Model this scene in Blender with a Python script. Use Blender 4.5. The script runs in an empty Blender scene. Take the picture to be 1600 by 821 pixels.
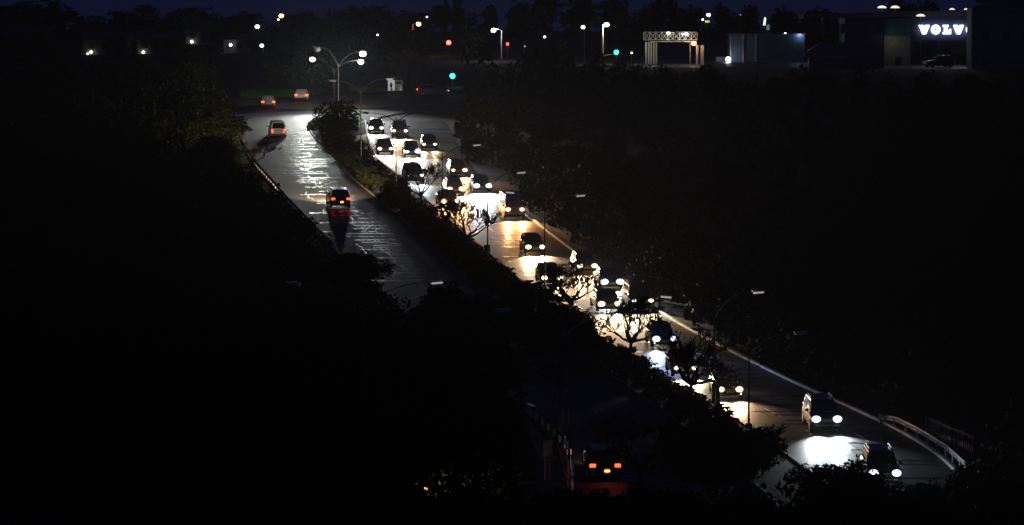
import bpy, bmesh, math, random
import numpy as np
from mathutils import Vector, Matrix
R = math.radians
scene = bpy.context.scene
col = scene.collection

# ------------------------------------------------------------------ camera
CAM_Z = 25.0
HORIZON = 45.0                       # picture row (1600 px wide photograph) of the true horizon
F = 6000.0                           # focal length in those pixels
PITCH = math.atan((410.5 - HORIZON) / F)
cam_data = bpy.data.cameras.new('camera')
cam = bpy.data.objects.new('camera', cam_data); col.objects.link(cam)
cam_data.sensor_width = 36.0; cam_data.lens = 36.0 * F / 1600.0
cam_data.clip_start = 1.0; cam_data.clip_end = 8000.0
cam.location = (0, 0, CAM_Z); cam.rotation_euler = (math.pi / 2 - PITCH, 0, 0)
scene.camera = cam

# ------------------------------------------------------------------ world: the last light of dusk
world = bpy.data.worlds.new('World'); scene.world = world; world.use_nodes = True
wn = world.node_tree
sky = wn.nodes.new('ShaderNodeTexSky'); sky.sky_type = 'NISHITA'; sky.sun_disc = False
sky.sun_elevation = R(-1.6); sky.sun_rotation = R(200)
sky.air_density = 1.0; sky.dust_density = 0.5; sky.ozone_density = 5.0
bg = wn.nodes['Background']; bg.inputs['Strength'].default_value = 0.08
# well after sunset the whole sky has the blue of its upper part: look it up above the horizon band
stc = wn.nodes.new('ShaderNodeTexCoord'); smap = wn.nodes.new('ShaderNodeMapping')
smap.inputs['Scale'].default_value = (1, 1, .7); smap.inputs['Location'].default_value = (0, 0, .3)
wn.links.new(stc.outputs['Generated'], smap.inputs['Vector']); wn.links.new(smap.outputs['Vector'], sky.inputs['Vector'])
wn.links.new(sky.outputs[0], bg.inputs['Color'])

scene.view_settings.view_transform = 'Standard'
scene.view_settings.look = 'None'
scene.view_settings.gamma = 1.0
scene.view_settings.exposure = 0.4
scene.view_settings.use_curve_mapping = False
scene.render.engine = 'CYCLES'
cy = scene.cycles
cy.use_denoising = True
cy.max_bounces = 4; cy.diffuse_bounces = 2; cy.glossy_bounces = 3; cy.transmission_bounces = 2; cy.transparent_max_bounces = 8
cy.sample_clamp_indirect = 4.0
cy.caustics_reflective = False; cy.caustics_refractive = False
cy.use_light_tree = True

# ------------------------------------------------------------------ the lie of the land
C0, SLOPE, YK, LK = -12.34, 0.0602, 440.0, 160.0
def land(y):
    """height of the ground: the road climbs away at 6 per cent, then levels off on the plateau"""
    if y < YK: return C0 + SLOPE * y
    return C0 + SLOPE * YK + SLOPE * LK * (1 - math.exp(-(y - YK) / LK))
_cp, _sp = math.cos(PITCH), math.sin(PITCH)
def ray(px, py):
    u = (px - 800.0) / F; v = (410.5 - py) / F
    d = Vector((u, _cp + v * _sp, -_sp + v * _cp))
    return d / d.y
def ground(px, py, up=0.0):
    d = ray(px, py); lo, hi = 100.0, 1500.0
    for _ in range(50):
        m = (lo + hi) / 2
        if CAM_Z + d.z * m > land(m) + up: lo = m
        else: hi = m
    return Vector((d.x * lo, lo, land(lo) + up))
def depth(px, py, y):
    d = ray(px, py)
    return Vector((d.x * y, y, CAM_Z + d.z * y))
def pixel(p):
    x, y, z = p[0], p[1], p[2] - CAM_Z
    c = y * _cp - z * _sp; v = y * _sp + z * _cp
    return 800 + F * x / c, 410.5 - F * v / c

# ------------------------------------------------------------------ materials
def mat(name, color, rough=0.6, metal=0.0, spec=0.5, vary=0.25, scale=4.0, bump=0.0, coat=0.0, bump_scale=None):
    m = bpy.data.materials.new(name); m.use_nodes = True
    nt = m.node_tree; b = nt.nodes['Principled BSDF']
    b.inputs['Roughness'].default_value = rough; b.inputs['Metallic'].default_value = metal
    b.inputs['Specular IOR Level'].default_value = spec; b.inputs['Coat Weight'].default_value = coat
    tc = nt.nodes.new('ShaderNodeTexCoord')
    n = nt.nodes.new('ShaderNodeTexNoise'); n.inputs['Scale'].default_value = scale; n.inputs['Detail'].default_value = 6
    nt.links.new(tc.outputs['Object'], n.inputs['Vector'])
    r = nt.nodes.new('ShaderNodeValToRGB')
    r.color_ramp.elements[0].position = 0.3; r.color_ramp.elements[1].position = 0.7
    c = color
    r.color_ramp.elements[0].color = [c[0] * (1 - vary), c[1] * (1 - vary), c[2] * (1 - vary), 1]
    r.color_ramp.elements[1].color = [min(1, c[0] * (1 + vary)), min(1, c[1] * (1 + vary)), min(1, c[2] * (1 + vary)), 1]
    nt.links.new(n.outputs['Fac'], r.inputs['Fac']); nt.links.new(r.outputs['Color'], b.inputs['Base Color'])
    if bump:
        n2 = nt.nodes.new('ShaderNodeTexNoise'); n2.inputs['Scale'].default_value = bump_scale or scale * 6; n2.inputs['Detail'].default_value = 4
        nt.links.new(tc.outputs['Object'], n2.inputs['Vector'])
        bp = nt.nodes.new('ShaderNodeBump'); bp.inputs['Strength'].default_value = bump; bp.inputs['Distance'].default_value = 0.05
        nt.links.new(n2.outputs['Fac'], bp.inputs['Height']); nt.links.new(bp.outputs['Normal'], b.inputs['Normal'])
    return m
def glow(name, color, strength, light=False):
    m = bpy.data.materials.new(name); m.use_nodes = True
    b = m.node_tree.nodes['Principled BSDF']
    b.inputs['Base Color'].default_value = (0.5, 0.5, 0.5, 1); b.inputs['Roughness'].default_value = 0.2
    b.inputs['Emission Color'].default_value = (*color, 1); b.inputs['Emission Strength'].default_value = strength
    if not light: m.cycles.emission_sampling = 'NONE'
    return m
def leaf_mat(name, color):
    m = bpy.data.materials.new(name); m.use_nodes = True
    nt = m.node_tree; b = nt.nodes['Principled BSDF']; b.inputs['Roughness'].default_value = 0.8
    b.inputs['Specular IOR Level'].default_value = 0.12
    g = nt.nodes.new('ShaderNodeNewGeometry'); r = nt.nodes.new('ShaderNodeValToRGB')
    r.color_ramp.elements[0].color = (color[0] * .55, color[1] * .55, color[2] * .5, 1)
    r.color_ramp.elements[1].color = (color[0] * 1.5, color[1] * 1.45, color[2] * 1.2, 1)
    nt.links.new(g.outputs['Random Per Island'], r.inputs['Fac']); nt.links.new(r.outputs['Color'], b.inputs['Base Color'])
    return m

def asphalt(name, base, rough_lo, rough_hi):
    m = bpy.data.materials.new(name); m.use_nodes = True
    nt = m.node_tree; b = nt.nodes['Principled BSDF']; L = nt.links; b.inputs['Specular IOR Level'].default_value = .28
    tc = nt.nodes.new('ShaderNodeTexCoord')
    mp = nt.nodes.new('ShaderNodeMapping'); mp.inputs['Scale'].default_value = (1.0, 0.12, 1.0)
    L.new(tc.outputs['Object'], mp.inputs['Vector'])
    patch = nt.nodes.new('ShaderNodeTexNoise'); patch.inputs['Scale'].default_value = 0.9; patch.inputs['Detail'].default_value = 7
    L.new(mp.outputs['Vector'], patch.inputs['Vector'])
    grain = nt.nodes.new('ShaderNodeTexNoise'); grain.inputs['Scale'].default_value = 5.0; grain.inputs['Detail'].default_value = 8
    L.new(tc.outputs['Object'], grain.inputs['Vector'])
    r = nt.nodes.new('ShaderNodeValToRGB'); r.color_ramp.elements[0].position = .3; r.color_ramp.elements[1].position = .72
    r.color_ramp.elements[0].color = (base[0] * .6, base[1] * .6, base[2] * .6, 1)
    r.color_ramp.elements[1].color = (base[0] * 1.4, base[1] * 1.4, base[2] * 1.4, 1)
    mx = nt.nodes.new('ShaderNodeMath'); mx.operation = 'ADD'; mx.inputs[1].default_value = 0
    av = nt.nodes.new('ShaderNodeMix'); av.data_type = 'FLOAT'; av.inputs['Factor'].default_value = .45
    L.new(patch.outputs['Fac'], av.inputs['A']); L.new(grain.outputs['Fac'], av.inputs['B'])
    L.new(av.outputs['Result'], r.inputs['Fac']); L.new(r.outputs['Color'], b.inputs['Base Color'])
    mr = nt.nodes.new('ShaderNodeMapRange'); mr.inputs['From Min'].default_value = .3; mr.inputs['From Max'].default_value = .7
    mr.inputs['To Min'].default_value = rough_lo; mr.inputs['To Max'].default_value = rough_hi
    L.new(av.outputs['Result'], mr.inputs['Value']); L.new(mr.outputs['Result'], b.inputs['Roughness'])
    bp = nt.nodes.new('ShaderNodeBump'); bp.inputs['Strength'].default_value = .12; bp.inputs['Distance'].default_value = .02
    L.new(grain.outputs['Fac'], bp.inputs['Height']); L.new(bp.outputs['Normal'], b.inputs['Normal'])
    return m

M = {
 'asphalt': asphalt('asphalt', (.045, .045, .044), .50, .68),
 'asphalt_dry': asphalt('asphalt_dry', (.10, .10, .10), .56, .72),
 'asphalt_dark': asphalt('asphalt_dark', (.045, .046, .05), .45, .65),
 'tar': mat('bitumen_seal', (.02, .02, .02), .34, vary=.3, scale=3, spec=1.0),
 'paint': mat('road_paint', (.6, .6, .56), .5, vary=.2, scale=6),
 'concrete': mat('concrete', (.22, .215, .2), .7, vary=.25, scale=2, bump=.2),
 'kerb_pale': mat('kerb_pale', (.62, .6, .55), .6, vary=.35, scale=1.2, bump=.2),
 'soil': mat('soil', (.05, .045, .03), .95, vary=.4, scale=.6, bump=.4),
 'grass_ground': mat('grass_ground', (.045, .06, .022), .95, vary=.4, scale=.5, bump=.3),
 'steel': mat('galvanised_steel', (.62, .62, .62), .45, metal=.35, vary=.12, scale=3),
 'pole': mat('pole_steel', (.13, .135, .14), .6, metal=.2, vary=.2, scale=1),
 'pole_pale': mat('pole_paint', (.5, .5, .48), .5, vary=.15, scale=1),
 'tyre': mat('tyre_rubber', (.015, .015, .015), .8, vary=.2),
 'rim': mat('alloy_rim', (.45, .45, .46), .3, metal=.9, vary=.1),
 'glass': mat('car_glass', (.012, .014, .016), .06, vary=.1, spec=.8),
 'trim': mat('black_trim', (.02, .02, .02), .45, vary=.2),
 'plate': mat('plate_white', (.75, .73, .6), .4, vary=.05),
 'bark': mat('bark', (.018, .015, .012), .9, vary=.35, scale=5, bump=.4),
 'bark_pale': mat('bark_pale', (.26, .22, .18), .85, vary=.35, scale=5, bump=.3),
 'leaf': leaf_mat('leaf_dark', (.04, .058, .02)),
 'leaf_olive': leaf_mat('leaf_olive', (.027, .036, .017)),
 'leaf_wood': leaf_mat('leaf_wood', (.038, .05, .022)),
 'grass': leaf_mat('grass_blade', (.07, .17, .025)),
 'wall_pale': mat('plaster_pale', (.12, .118, .11), .8, vary=.12, scale=1, bump=.1),
 'wall_grey': mat('block_grey', (.32, .31, .28), .85, vary=.2, scale=1.5, bump=.2),
 'cladding': mat('blue_cladding', (.11, .15, .23), .45, vary=.1, scale=.6),
 'cladding_dark': mat('navy_cladding', (.025, .035, .08), .5, vary=.15, scale=.6),
 'teal': mat('teal_cladding', (.03, .17, .16), .5, vary=.12, scale=.6),
 'roof': mat('sheet_roof', (.14, .15, .17), .5, vary=.2, scale=.8),
 'roof_tile': mat('tiled_roof', (.16, .13, .12), .75, vary=.3, scale=2, bump=.3),
 'cream': mat('cream_paint', (.6, .58, .52), .6, vary=.1, scale=2),
 'window_dark': mat('window_dark', (.02, .024, .03), .08, vary=.1, spec=.7),
 'red_face': mat('red_sign_face', (.14, .012, .01), .5, vary=.15),
 'sign_back': mat('sign_back', (.12, .12, .12), .6, vary=.2),
 'poster_white': mat('poster_white', (.6, .62, .62), .4, vary=.1, scale=3),
 'poster_dark': mat('poster_dark', (.06, .05, .045), .4, vary=.3, scale=3),
 'poster_green': mat('poster_green', (.35, .5, .12), .4, vary=.3, scale=6),
 'poster_green_glow': glow('poster_green_glow', (.5, .7, .3), .16),  # print given a glow of its own to lift it from the dark
 'header_teal': mat('header_teal', (.03, .12, .14), .5, vary=.2),
 'arm_yellow': mat('boom_yellow', (.65, .48, .06), .5, vary=.1),
 'lens_unlit_glow': glow('lens_unlit_glow', (1, .9, .78), .26),  # unlit lamp glass; the faint glow stands in for light catching the heads
 'lens_off': mat('lens_off', (.55, .55, .52), .25, vary=.05),
}
GLOW = {}
def G(color, strength, light=False):
    k = (tuple(color), strength, light)
    if k not in GLOW: GLOW[k] = glow('glow_surface', color, strength, light)
    return GLOW[k]

def HL(color, strength):
    """a headlamp: white-hot at its centre, its dim tinted rim imitating the glare halo"""
    k = ('head', tuple(color), strength)
    if k in GLOW: return GLOW[k]
    m = bpy.data.materials.new('headlamp'); m.use_nodes = True; nt = m.node_tree; b = nt.nodes['Principled BSDF']; L = nt.links
    b.inputs['Base Color'].default_value = (.3, .3, .3, 1); b.inputs['Roughness'].default_value = .2
    tc = nt.nodes.new('ShaderNodeTexCoord'); mp = nt.nodes.new('ShaderNodeMapping'); mp.inputs['Scale'].default_value = (1 / .27, 0, 1 / .19)
    L.new(tc.outputs['Object'], mp.inputs['Vector'])
    ln = nt.nodes.new('ShaderNodeVectorMath'); ln.operation = 'LENGTH'; L.new(mp.outputs['Vector'], ln.inputs[0])
    r = nt.nodes.new('ShaderNodeValToRGB'); e = r.color_ramp.elements
    c = color; e[0].position = .25; e[0].color = (1, 1, 1, 1); e[1].position = 1.0; e[1].color = (c[0] * .03, c[1] ** 1.6 * .03, c[2] ** 1.6 * .03, 1)
    x = e.new(.6); x.color = (c[0] * .25, c[1] * .25, c[2] * .25, 1)
    L.new(ln.outputs['Value'], r.inputs['Fac']); L.new(r.outputs['Color'], b.inputs['Emission Color']); b.inputs['Emission Strength'].default_value = strength
    m.cycles.emission_sampling = 'NONE'; GLOW[k] = m; return m

# ------------------------------------------------------------------ object helpers
def link(o, parent=None):
    col.objects.link(o)
    if parent is not None: o.parent = parent
    return o
def tag(o, label=None, cat=None, group=None, kind=None):
    if label: o['label'] = label
    if cat: o['category'] = cat
    if group: o['group'] = group
    if kind: o['kind'] = kind
    return o
def empty(name, loc, rz=0.0):
    o = bpy.data.objects.new(name, None); o.location = loc; o.rotation_euler = (0, 0, rz)
    o.empty_display_size = .3
    return link(o)
def mesh_obj(name, bm, m, parent=None, loc=None, smooth=None):
    me = bpy.data.meshes.new(name)
    bmesh.ops.recalc_face_normals(bm, faces=bm.faces)
    bm.to_mesh(me); bm.free()
    ms = m if isinstance(m, (list, tuple)) else [m]
    for x in ms: me.materials.append(x)
    if smooth:
        me.polygons.foreach_set('use_smooth', [True] * len(me.polygons)); me.set_sharp_from_angle(angle=R(smooth))
    o = bpy.data.objects.new(name, me)
    if loc is not None: o.location = loc
    return link(o, parent)
def array_obj(name, verts, faces, m, parent=None, loc=None):
    """quads from numpy arrays"""
    me = bpy.data.meshes.new(name)
    nv, nf = len(verts), len(faces)
    me.vertices.add(nv); me.vertices.foreach_set('co', np.asarray(verts, np.float32).ravel())
    k = faces.shape[1]
    me.loops.add(nf * k); me.loops.foreach_set('vertex_index', np.asarray(faces, np.int32).ravel())
    me.polygons.add(nf); me.polygons.foreach_set('loop_start', np.arange(0, nf * k, k, dtype=np.int32))
    me.update(calc_edges=True); me.materials.append(m)
    o = bpy.data.objects.new(name, me)
    if loc is not None: o.location = loc
    return link(o, parent)
def copy_tree(o, parent=None):
    c = o.copy(); col.objects.link(c)
    if parent is not None: c.parent = parent
    for ch in list(o.children): copy_tree(ch, c)
    return c
def bx(bm, c, s, rz=0.0, mi=0, bevel=0.0):
    r = bmesh.ops.create_cube(bm, size=1.0)
    vs = r['verts']
    for v in vs:
        v.co = Vector((v.co.x * s[0], v.co.y * s[1], v.co.z * s[2]))
    if bevel:
        es = list({e for v in vs for e in v.link_edges})
        rr = bmesh.ops.bevel(bm, geom=es, offset=bevel, segments=1, affect='EDGES')
        vs = list({v for f in rr['faces'] for v in f.verts} | {v for v in vs if v.is_valid})
    mt = Matrix.Translation(c) @ Matrix.Rotation(rz, 4, 'Z')
    for v in vs: v.co = mt @ v.co
    for f in {f for v in vs for f in v.link_faces}: f.material_index = mi
def tube(bm, pts, radii, n=6, caps=True):
    pts = [Vector(p) for p in pts]
    if not isinstance(radii, (list, tuple)): radii = [radii] * len(pts)
    rings = []
    for i, p in enumerate(pts):
        a = pts[max(0, i - 1)]; b = pts[min(len(pts) - 1, i + 1)]
        d = (b - a).normalized()
        up = Vector((0, 0, 1)) if abs(d.z) < .95 else Vector((0, 1, 0))
        x = d.cross(up).normalized(); y = x.cross(d)
        rings.append([bm.verts.new(p + (x * math.cos(t) + y * math.sin(t)) * radii[i]) for t in [2 * math.pi * k / n for k in range(n)]])
    for a, b in zip(rings, rings[1:]):
        for k in range(n): bm.faces.new((a[k], a[(k + 1) % n], b[(k + 1) % n], b[k]))
    if caps and n > 2:
        bm.faces.new(rings[0][::-1]); bm.faces.new(rings[-1])
def ball(bm, c, s, seg=12, ring=8):
    r = bmesh.ops.create_uvsphere(bm, u_segments=seg, v_segments=ring, radius=1.0)
    for v in r['verts']: v.co = Vector((v.co.x * s[0] + c[0], v.co.y * s[1] + c[1], v.co.z * s[2] + c[2]))
def prism(bm, poly, axis_dir, thick, frame):
    """extrude a 2D polygon; frame maps (u, v, w) to a point"""
    a = [bm.verts.new(frame(u, v, 0)) for u, v in poly]; b = [bm.verts.new(frame(u, v, thick)) for u, v in poly]
    n = len(poly)
    bm.faces.new(a[::-1]); bm.faces.new(b)
    for i in range(n): bm.faces.new((a[i], a[(i + 1) % n], b[(i + 1) % n], b[i]))
def lamp_light(kind, color, energy, loc, radius=.15, parent=None, rot=None, angle=None, blend=.5, name='lamp_light'):
    d = bpy.data.lights.new(name, kind); d.color = color; d.energy = energy; d.shadow_soft_size = radius
    if kind == 'SPOT': d.spot_size = angle; d.spot_blend = blend
    o = bpy.data.objects.new(name, d); o.location = loc
    if rot is not None: o.rotation_euler = rot
    return link(o, parent)

# ------------------------------------------------------------------ road edges (read off the photograph, laid on the ground)
def edge(pts):
    w = [ground(x, y) for x, y in pts]
    w.sort(key=lambda p: p.y)
    ys = np.array([p.y for p in w]); xs = np.array([p.x for p in w])
    yy = np.linspace(ys[0], ys[-1], 300); xx = np.interp(yy, ys, xs)
    k = 17; pad = np.pad(xx, k // 2, mode='reflect', reflect_type='odd'); xx = np.convolve(pad, np.ones(k) / k, 'valid')
    return yy, xx
OUT_L = edge([(368, 172), (372, 200), (385, 230), (400, 258), (450, 315), (500, 368), (515, 382), (600, 462), (700, 545), (780, 610), (835, 655), (868, 690), (885, 720), (893, 760), (900, 830)])
OUT_R = edge([(478, 197), (482, 205), (500, 225), (520, 245), (545, 275), (600, 320), (650, 365), (700, 415), (720, 432), (820, 503), (900, 553), (960, 592), (1030, 642), (1110, 700), (1180, 760), (1250, 830)])
IN_L = edge([(571, 190), (573, 203), (578, 225), (590, 250), (640, 288), (680, 325), (735, 372), (760, 395), (815, 440), (880, 490), (940, 530), (990, 562), (1060, 605), (1140, 650), (1200, 690), (1260, 735), (1330, 790), (1380, 830)])
IN_R = edge([(680, 172), (692, 186), (704, 205), (718, 240), (738, 270), (800, 322), (830, 345), (905, 402), (1000, 475), (1100, 530), (1200, 582), (1300, 628), (1365, 655), (1440, 695), (1480, 722), (1510, 760), (1540, 830)])
def ex(e, y): return float(np.interp(y, e[0], e[1]))
def strip(name, ea, eb, y0, y1, up, m, inset_a=0, inset_b=0, thick=0.0, n=160, cols=1):
    bm = bmesh.new(); rows = []
    for i in range(n + 1):
        y = y0 + (y1 - y0) * i / n
        a, b = ex(ea, y) + inset_a, ex(eb, y) + inset_b
        rows.append([bm.verts.new((a + (b - a) * k / cols, y, land(y) + up)) for k in range(cols + 1)])
    for r, s in zip(rows, rows[1:]):
        for k in range(cols): bm.faces.new((r[k], r[k + 1], s[k + 1], s[k]))
    o = mesh_obj(name, bm, m); tag(o, kind='structure'); return o

# ground: one sheet out past the skyline
ys = list(np.arange(60, 700, 4.0)) + list(np.linspace(700, 1900, 40))
xs = list(np.linspace(-700, -140, 8)) + list(np.linspace(-130, 130, 27)) + list(np.linspace(140, 700, 8))
V = np.array([(x, y, land(y)) for y in ys for x in xs]); nx = len(xs)
Fc = np.array([(j * nx + i, j * nx + i + 1, (j + 1) * nx + i + 1, (j + 1) * nx + i) for j in range(len(ys) - 1) for i in range(nx - 1)])
tag(array_obj('ground', V, Fc, M['soil']), kind='structure')

yO0, yO1 = max(OUT_L[0][0], OUT_R[0][0]), min(OUT_L[0][-1], OUT_R[0][-1])
yI0, yI1 = max(IN_L[0][0], IN_R[0][0]), min(IN_L[0][-1], IN_R[0][-1])
strip('outbound_road', OUT_L, OUT_R, yO0, yO1, .05, M['asphalt_dry'])
strip('inbound_road', IN_L, IN_R, yI0, yI1, .05, M['asphalt'])
strip('median_verge', OUT_R, IN_L, max(OUT_R[0][0], IN_L[0][0]), min(OUT_R[0][-1], IN_L[0][-1]), .10, M['grass_ground'], .1, -.1)
def poly_sheet(name, pts, up, m):
    bm = bmesh.new(); vs = []
    for (x0, y0), (x1, y1) in zip(pts, pts[1:] + pts[:1]):
        for k in range(6):
            p = ground(x0 + (x1 - x0) * k / 6, y0 + (y1 - y0) * k / 6); vs.append(bm.verts.new((p.x, p.y, p.z + up)))
    bm.faces.new(vs); bmesh.ops.triangulate(bm, faces=bm.faces)
    # drape: cut the sheet into bands so that it follows the land
    lo = min(v.co.y for v in bm.verts); hi = max(v.co.y for v in bm.verts); y = lo + 3
    while y < hi:
        bmesh.ops.bisect_plane(bm, geom=bm.verts[:] + bm.edges[:] + bm.faces[:], plane_co=(0, y, 0), plane_no=(0, 1, 0)); y += 3
    for v in bm.verts: v.co.z = land(v.co.y) + up
    return tag(mesh_obj(name, bm, m), kind='structure')
poly_sheet('junction_road', [(366, 186), (380, 173), (400, 165), (430, 157), (500, 150), (600, 147), (700, 147), (790, 150), (790, 158), (700, 162), (650, 166), (600, 168), (560, 170), (515, 172), (490, 184), (479, 197.5), (478, 203), (372, 203)], .056, M['asphalt_dry'])
poly_sheet('corner_island', [(560, 171), (600, 169.5), (650, 168), (672, 170), (640, 176), (590, 186), (573, 194), (571, 204), (540, 204), (500, 204), (482, 204), (480, 197), (491, 186), (516, 174)], .16, M['grass_ground'])
poly_sheet('grass_verge', [(380, 171), (400, 163.5), (430, 155.5), (500, 148.5), (600, 145.5), (800, 145.5), (800, 140), (600, 138), (470, 139), (380, 150), (330, 165)], .03, M['grass_ground'])
poly_sheet('footpath', [(560, 146.6), (700, 145.3), (700, 143.7), (560, 144.8)], .09, M['concrete'])
poly_sheet('slip_road', [(812, 640), (835, 650), (860, 682), (876, 712), (884, 745), (888, 800), (836, 800), (838, 750), (838, 710), (826, 675)], .05, M['asphalt_dark'])
poly_sheet('dealer_forecourt', [(1000, 106), (1600, 109), (1660, 90), (1000, 88)], .05, M['asphalt_dark'])

def kerb(name, e, y0, y1, off, w, h, m):
    bm = bmesh.new(); prev = None; n = 200
    for i in range(n + 1):
        y = y0 + (y1 - y0) * i / n; x = ex(e, y) + off; z = land(y)
        ring = [bm.verts.new(q) for q in ((x - w / 2, y, z - .05), (x - w / 2, y, z + h - .02), (x - w / 2 + .03, y, z + h), (x + w / 2 - .03, y, z + h), (x + w / 2, y, z + h - .02), (x + w / 2, y, z - .05))]
        if prev:
            for k in range(5): bm.faces.new((prev[k], prev[k + 1], ring[k + 1], ring[k]))
        prev = ring
    tag(mesh_obj(name, bm, m), kind='structure')
kerb('median_kerb', OUT_R, yO0, OUT_R[0][-1] - 1, .05, .2, .17, M['concrete'])
kerb('median_kerb', IN_L, yI0, IN_L[0][-1], -.05, .2, .17, M['concrete'])
kerb('outer_kerb', IN_R, yI0, ground(822, 336).y, .12, .25, .22, M['kerb_pale'])
kerb('outer_kerb', OUT_L, yO0, OUT_L[0][-1], -.1, .2, .17, M['concrete'])

# lane markings and the tar-sealed cracks across the old surface
def lane_x(ea, eb, t, y): return ex(ea, y) * (1 - t) + ex(eb, y) * t
def ribbons(name, lines, up, m, kind):
    bm = bmesh.new()
    for pts, w in lines:
        prev = None
        for i, (x, y) in enumerate(pts):
            x0, y0 = pts[max(0, i - 1)]; x1, y1 = pts[min(len(pts) - 1, i + 1)]
            d = math.hypot(x1 - x0, y1 - y0) or 1; nxx, nyy = -(y1 - y0) / d * w / 2, (x1 - x0) / d * w / 2
            cur = (bm.verts.new((x + nxx, y + nyy, land(y + nyy) + up)), bm.verts.new((x - nxx, y - nyy, land(y - nyy) + up)))
            if prev: bm.faces.new((prev[0], cur[0], cur[1], prev[1]))
            prev = cur
    return tag(mesh_obj(name, bm, m), kind=kind)
rnd = random.Random(3)
for ea, eb, y0, y1, ts in ((OUT_L, OUT_R, yO0, yO1 - 6, (.5,)), (IN_L, IN_R, yI0, yI1 - 25, (.36, .68))):
    L = []
    for t in ts:
        y = y0
        while y < y1:
            L.append(([(lane_x(ea, eb, t, y + k), y + k) for k in np.linspace(0, 3.2, 4)], .12)); y += 9.0
    ribbons('lane_marking', L, .054, M['paint'], 'structure')
for ea, eb, y0, y1 in ((OUT_L, OUT_R, yO0, yO1 - 4), (IN_L, IN_R, yI0, yI1 - 10)):
    L = []; y = y0
    while y < y1:
        for _ in range(rnd.choice((1, 1, 2))):
            a = rnd.choice((rnd.uniform(.02, .5), rnd.uniform(.3, .6))); b = min(.98, a + rnd.uniform(.15, .65))
            pts = []; yy = y
            for k in range(9):
                t = a + (b - a) * k / 8; yy += rnd.uniform(-.05, .05)
                pts.append((lane_x(ea, eb, t, yy), yy))
            L.append((pts, rnd.uniform(.2, .55)))
        y += rnd.uniform(.9, 2.6)
    for t in (.28, .47, .52, .74):
        y = y0 + rnd.uniform(0, 10)
        while y < y1:
            ln = rnd.uniform(4, 14); x = 0; pts = []
            for k in range(int(ln / .7)):
                x = x * .8 + rnd.uniform(-.14, .14)
                yy = min(y1, y + k * .7); pts.append((lane_x(ea, eb, t, yy) + x, yy))
            if len(pts) > 2: L.append((pts, rnd.uniform(.05, .09)))
            y += ln + rnd.uniform(4, 22)
    ribbons('tar_seal', L, .058, M['tar'], 'stuff')

# ------------------------------------------------------------------ foliage
def leaf_quads(rng, centres, normals, size, flat=.55):
    n = len(centres)
    a = rng.normal(size=(n, 3)); a += normals * flat
    nrm = a / np.linalg.norm(a, axis=1, keepdims=True)
    t = np.cross(nrm, rng.normal(size=(n, 3))); t /= np.linalg.norm(t, axis=1, keepdims=True) + 1e-9
    b = np.cross(nrm, t)
    s = size * rng.uniform(.6, 1.4, size=(n, 1))
    w = s * rng.uniform(.35, .6, size=(n, 1))
    v = np.stack([centres - t * s, centres - b * w, centres + t * s, centres + b * w], axis=1).reshape(-1, 3)
    return v
def crown_points(seed, clumps, per, shape='round', fill=.5):
    """leaf positions of a crown of unit radius, z from -1 to 1, gathered in clumps"""
    rng = np.random.default_rng(seed)
    d = rng.normal(size=(clumps, 3)); d /= np.linalg.norm(d, axis=1, keepdims=True)
    r = rng.uniform(fill, 1.0, size=(clumps, 1)) ** .6
    if shape == 'flat': d[:, 2] = np.abs(d[:, 2]) * .9 - .25
    lump = 1 + .22 * np.sin(d[:, :1] * 4 + seed) * np.cos(d[:, 1:2] * 5 + seed * 2)
    c = d * r * .82 * lump
    cr = rng.uniform(.10, .26, size=(clumps, 1))
    p = rng.normal(size=(clumps, per, 3)); p /= np.linalg.norm(p, axis=2, keepdims=True)
    p *= rng.uniform(.3, 1, size=(clumps, per, 1)) ** .5
    pts = (c[:, None, :] + p * cr[:, None, :] * np.array([1, 1, .75])).reshape(-1, 3)
    nr = p.reshape(-1, 3)
    return rng, pts, nr
CROWN = {}
def crown_mesh(kind, seed):
    k = (kind, seed)
    if k not in CROWN:
        if kind == 'tree': rng, p, n = crown_points(seed, 190, 34, fill=.25); sz = .06
        elif kind == 'flat': rng, p, n = crown_points(seed, 120, 34, 'flat'); sz = .052
        elif kind == 'airy': rng, p, n = crown_points(seed, 230, 18, fill=.1); sz = .055
        elif kind == 'far': rng, p, n = crown_points(seed, 90, 24, fill=.2); sz = .085
        else: rng, p, n = crown_points(seed, 80, 26, fill=.05); sz = .10
        v = leaf_quads(rng, p, n, sz)
        f = np.arange(len(v)).reshape(-1, 4)
        o = array_obj('crown', v, f, M['leaf']); CROWN[k] = o.data
        bpy.data.objects.remove(o)
    return CROWN[k]
_trunk = {}
def trunk_mesh(seed):
    if seed not in _trunk:
        r = random.Random(seed); bm = bmesh.new()
        b = [(0, 0, 0), (r.uniform(-.03, .03), r.uniform(-.03, .03), .35), (r.uniform(-.06, .06), r.uniform(-.06, .06), .7)]
        tube(bm, b, [.035, .026, .02], 7)
        for k in range(6):
            a = k * 1.05 + r.uniform(-.3, .3); h = r.uniform(.5, .7)
            s = Vector(b[1]).lerp(Vector(b[2]), (h - .35) / .35)
            tube(bm, [s, s + Vector((math.cos(a) * .13, math.sin(a) * .13, .12)), s + Vector((math.cos(a) * .26, math.sin(a) * .26, .3))], [.016, .011, .004], 5)
        o = mesh_obj('trunk', bm, M['bark'], smooth=40); _trunk[seed] = o.data; bpy.data.objects.remove(o)
    return _trunk[seed]
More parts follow.
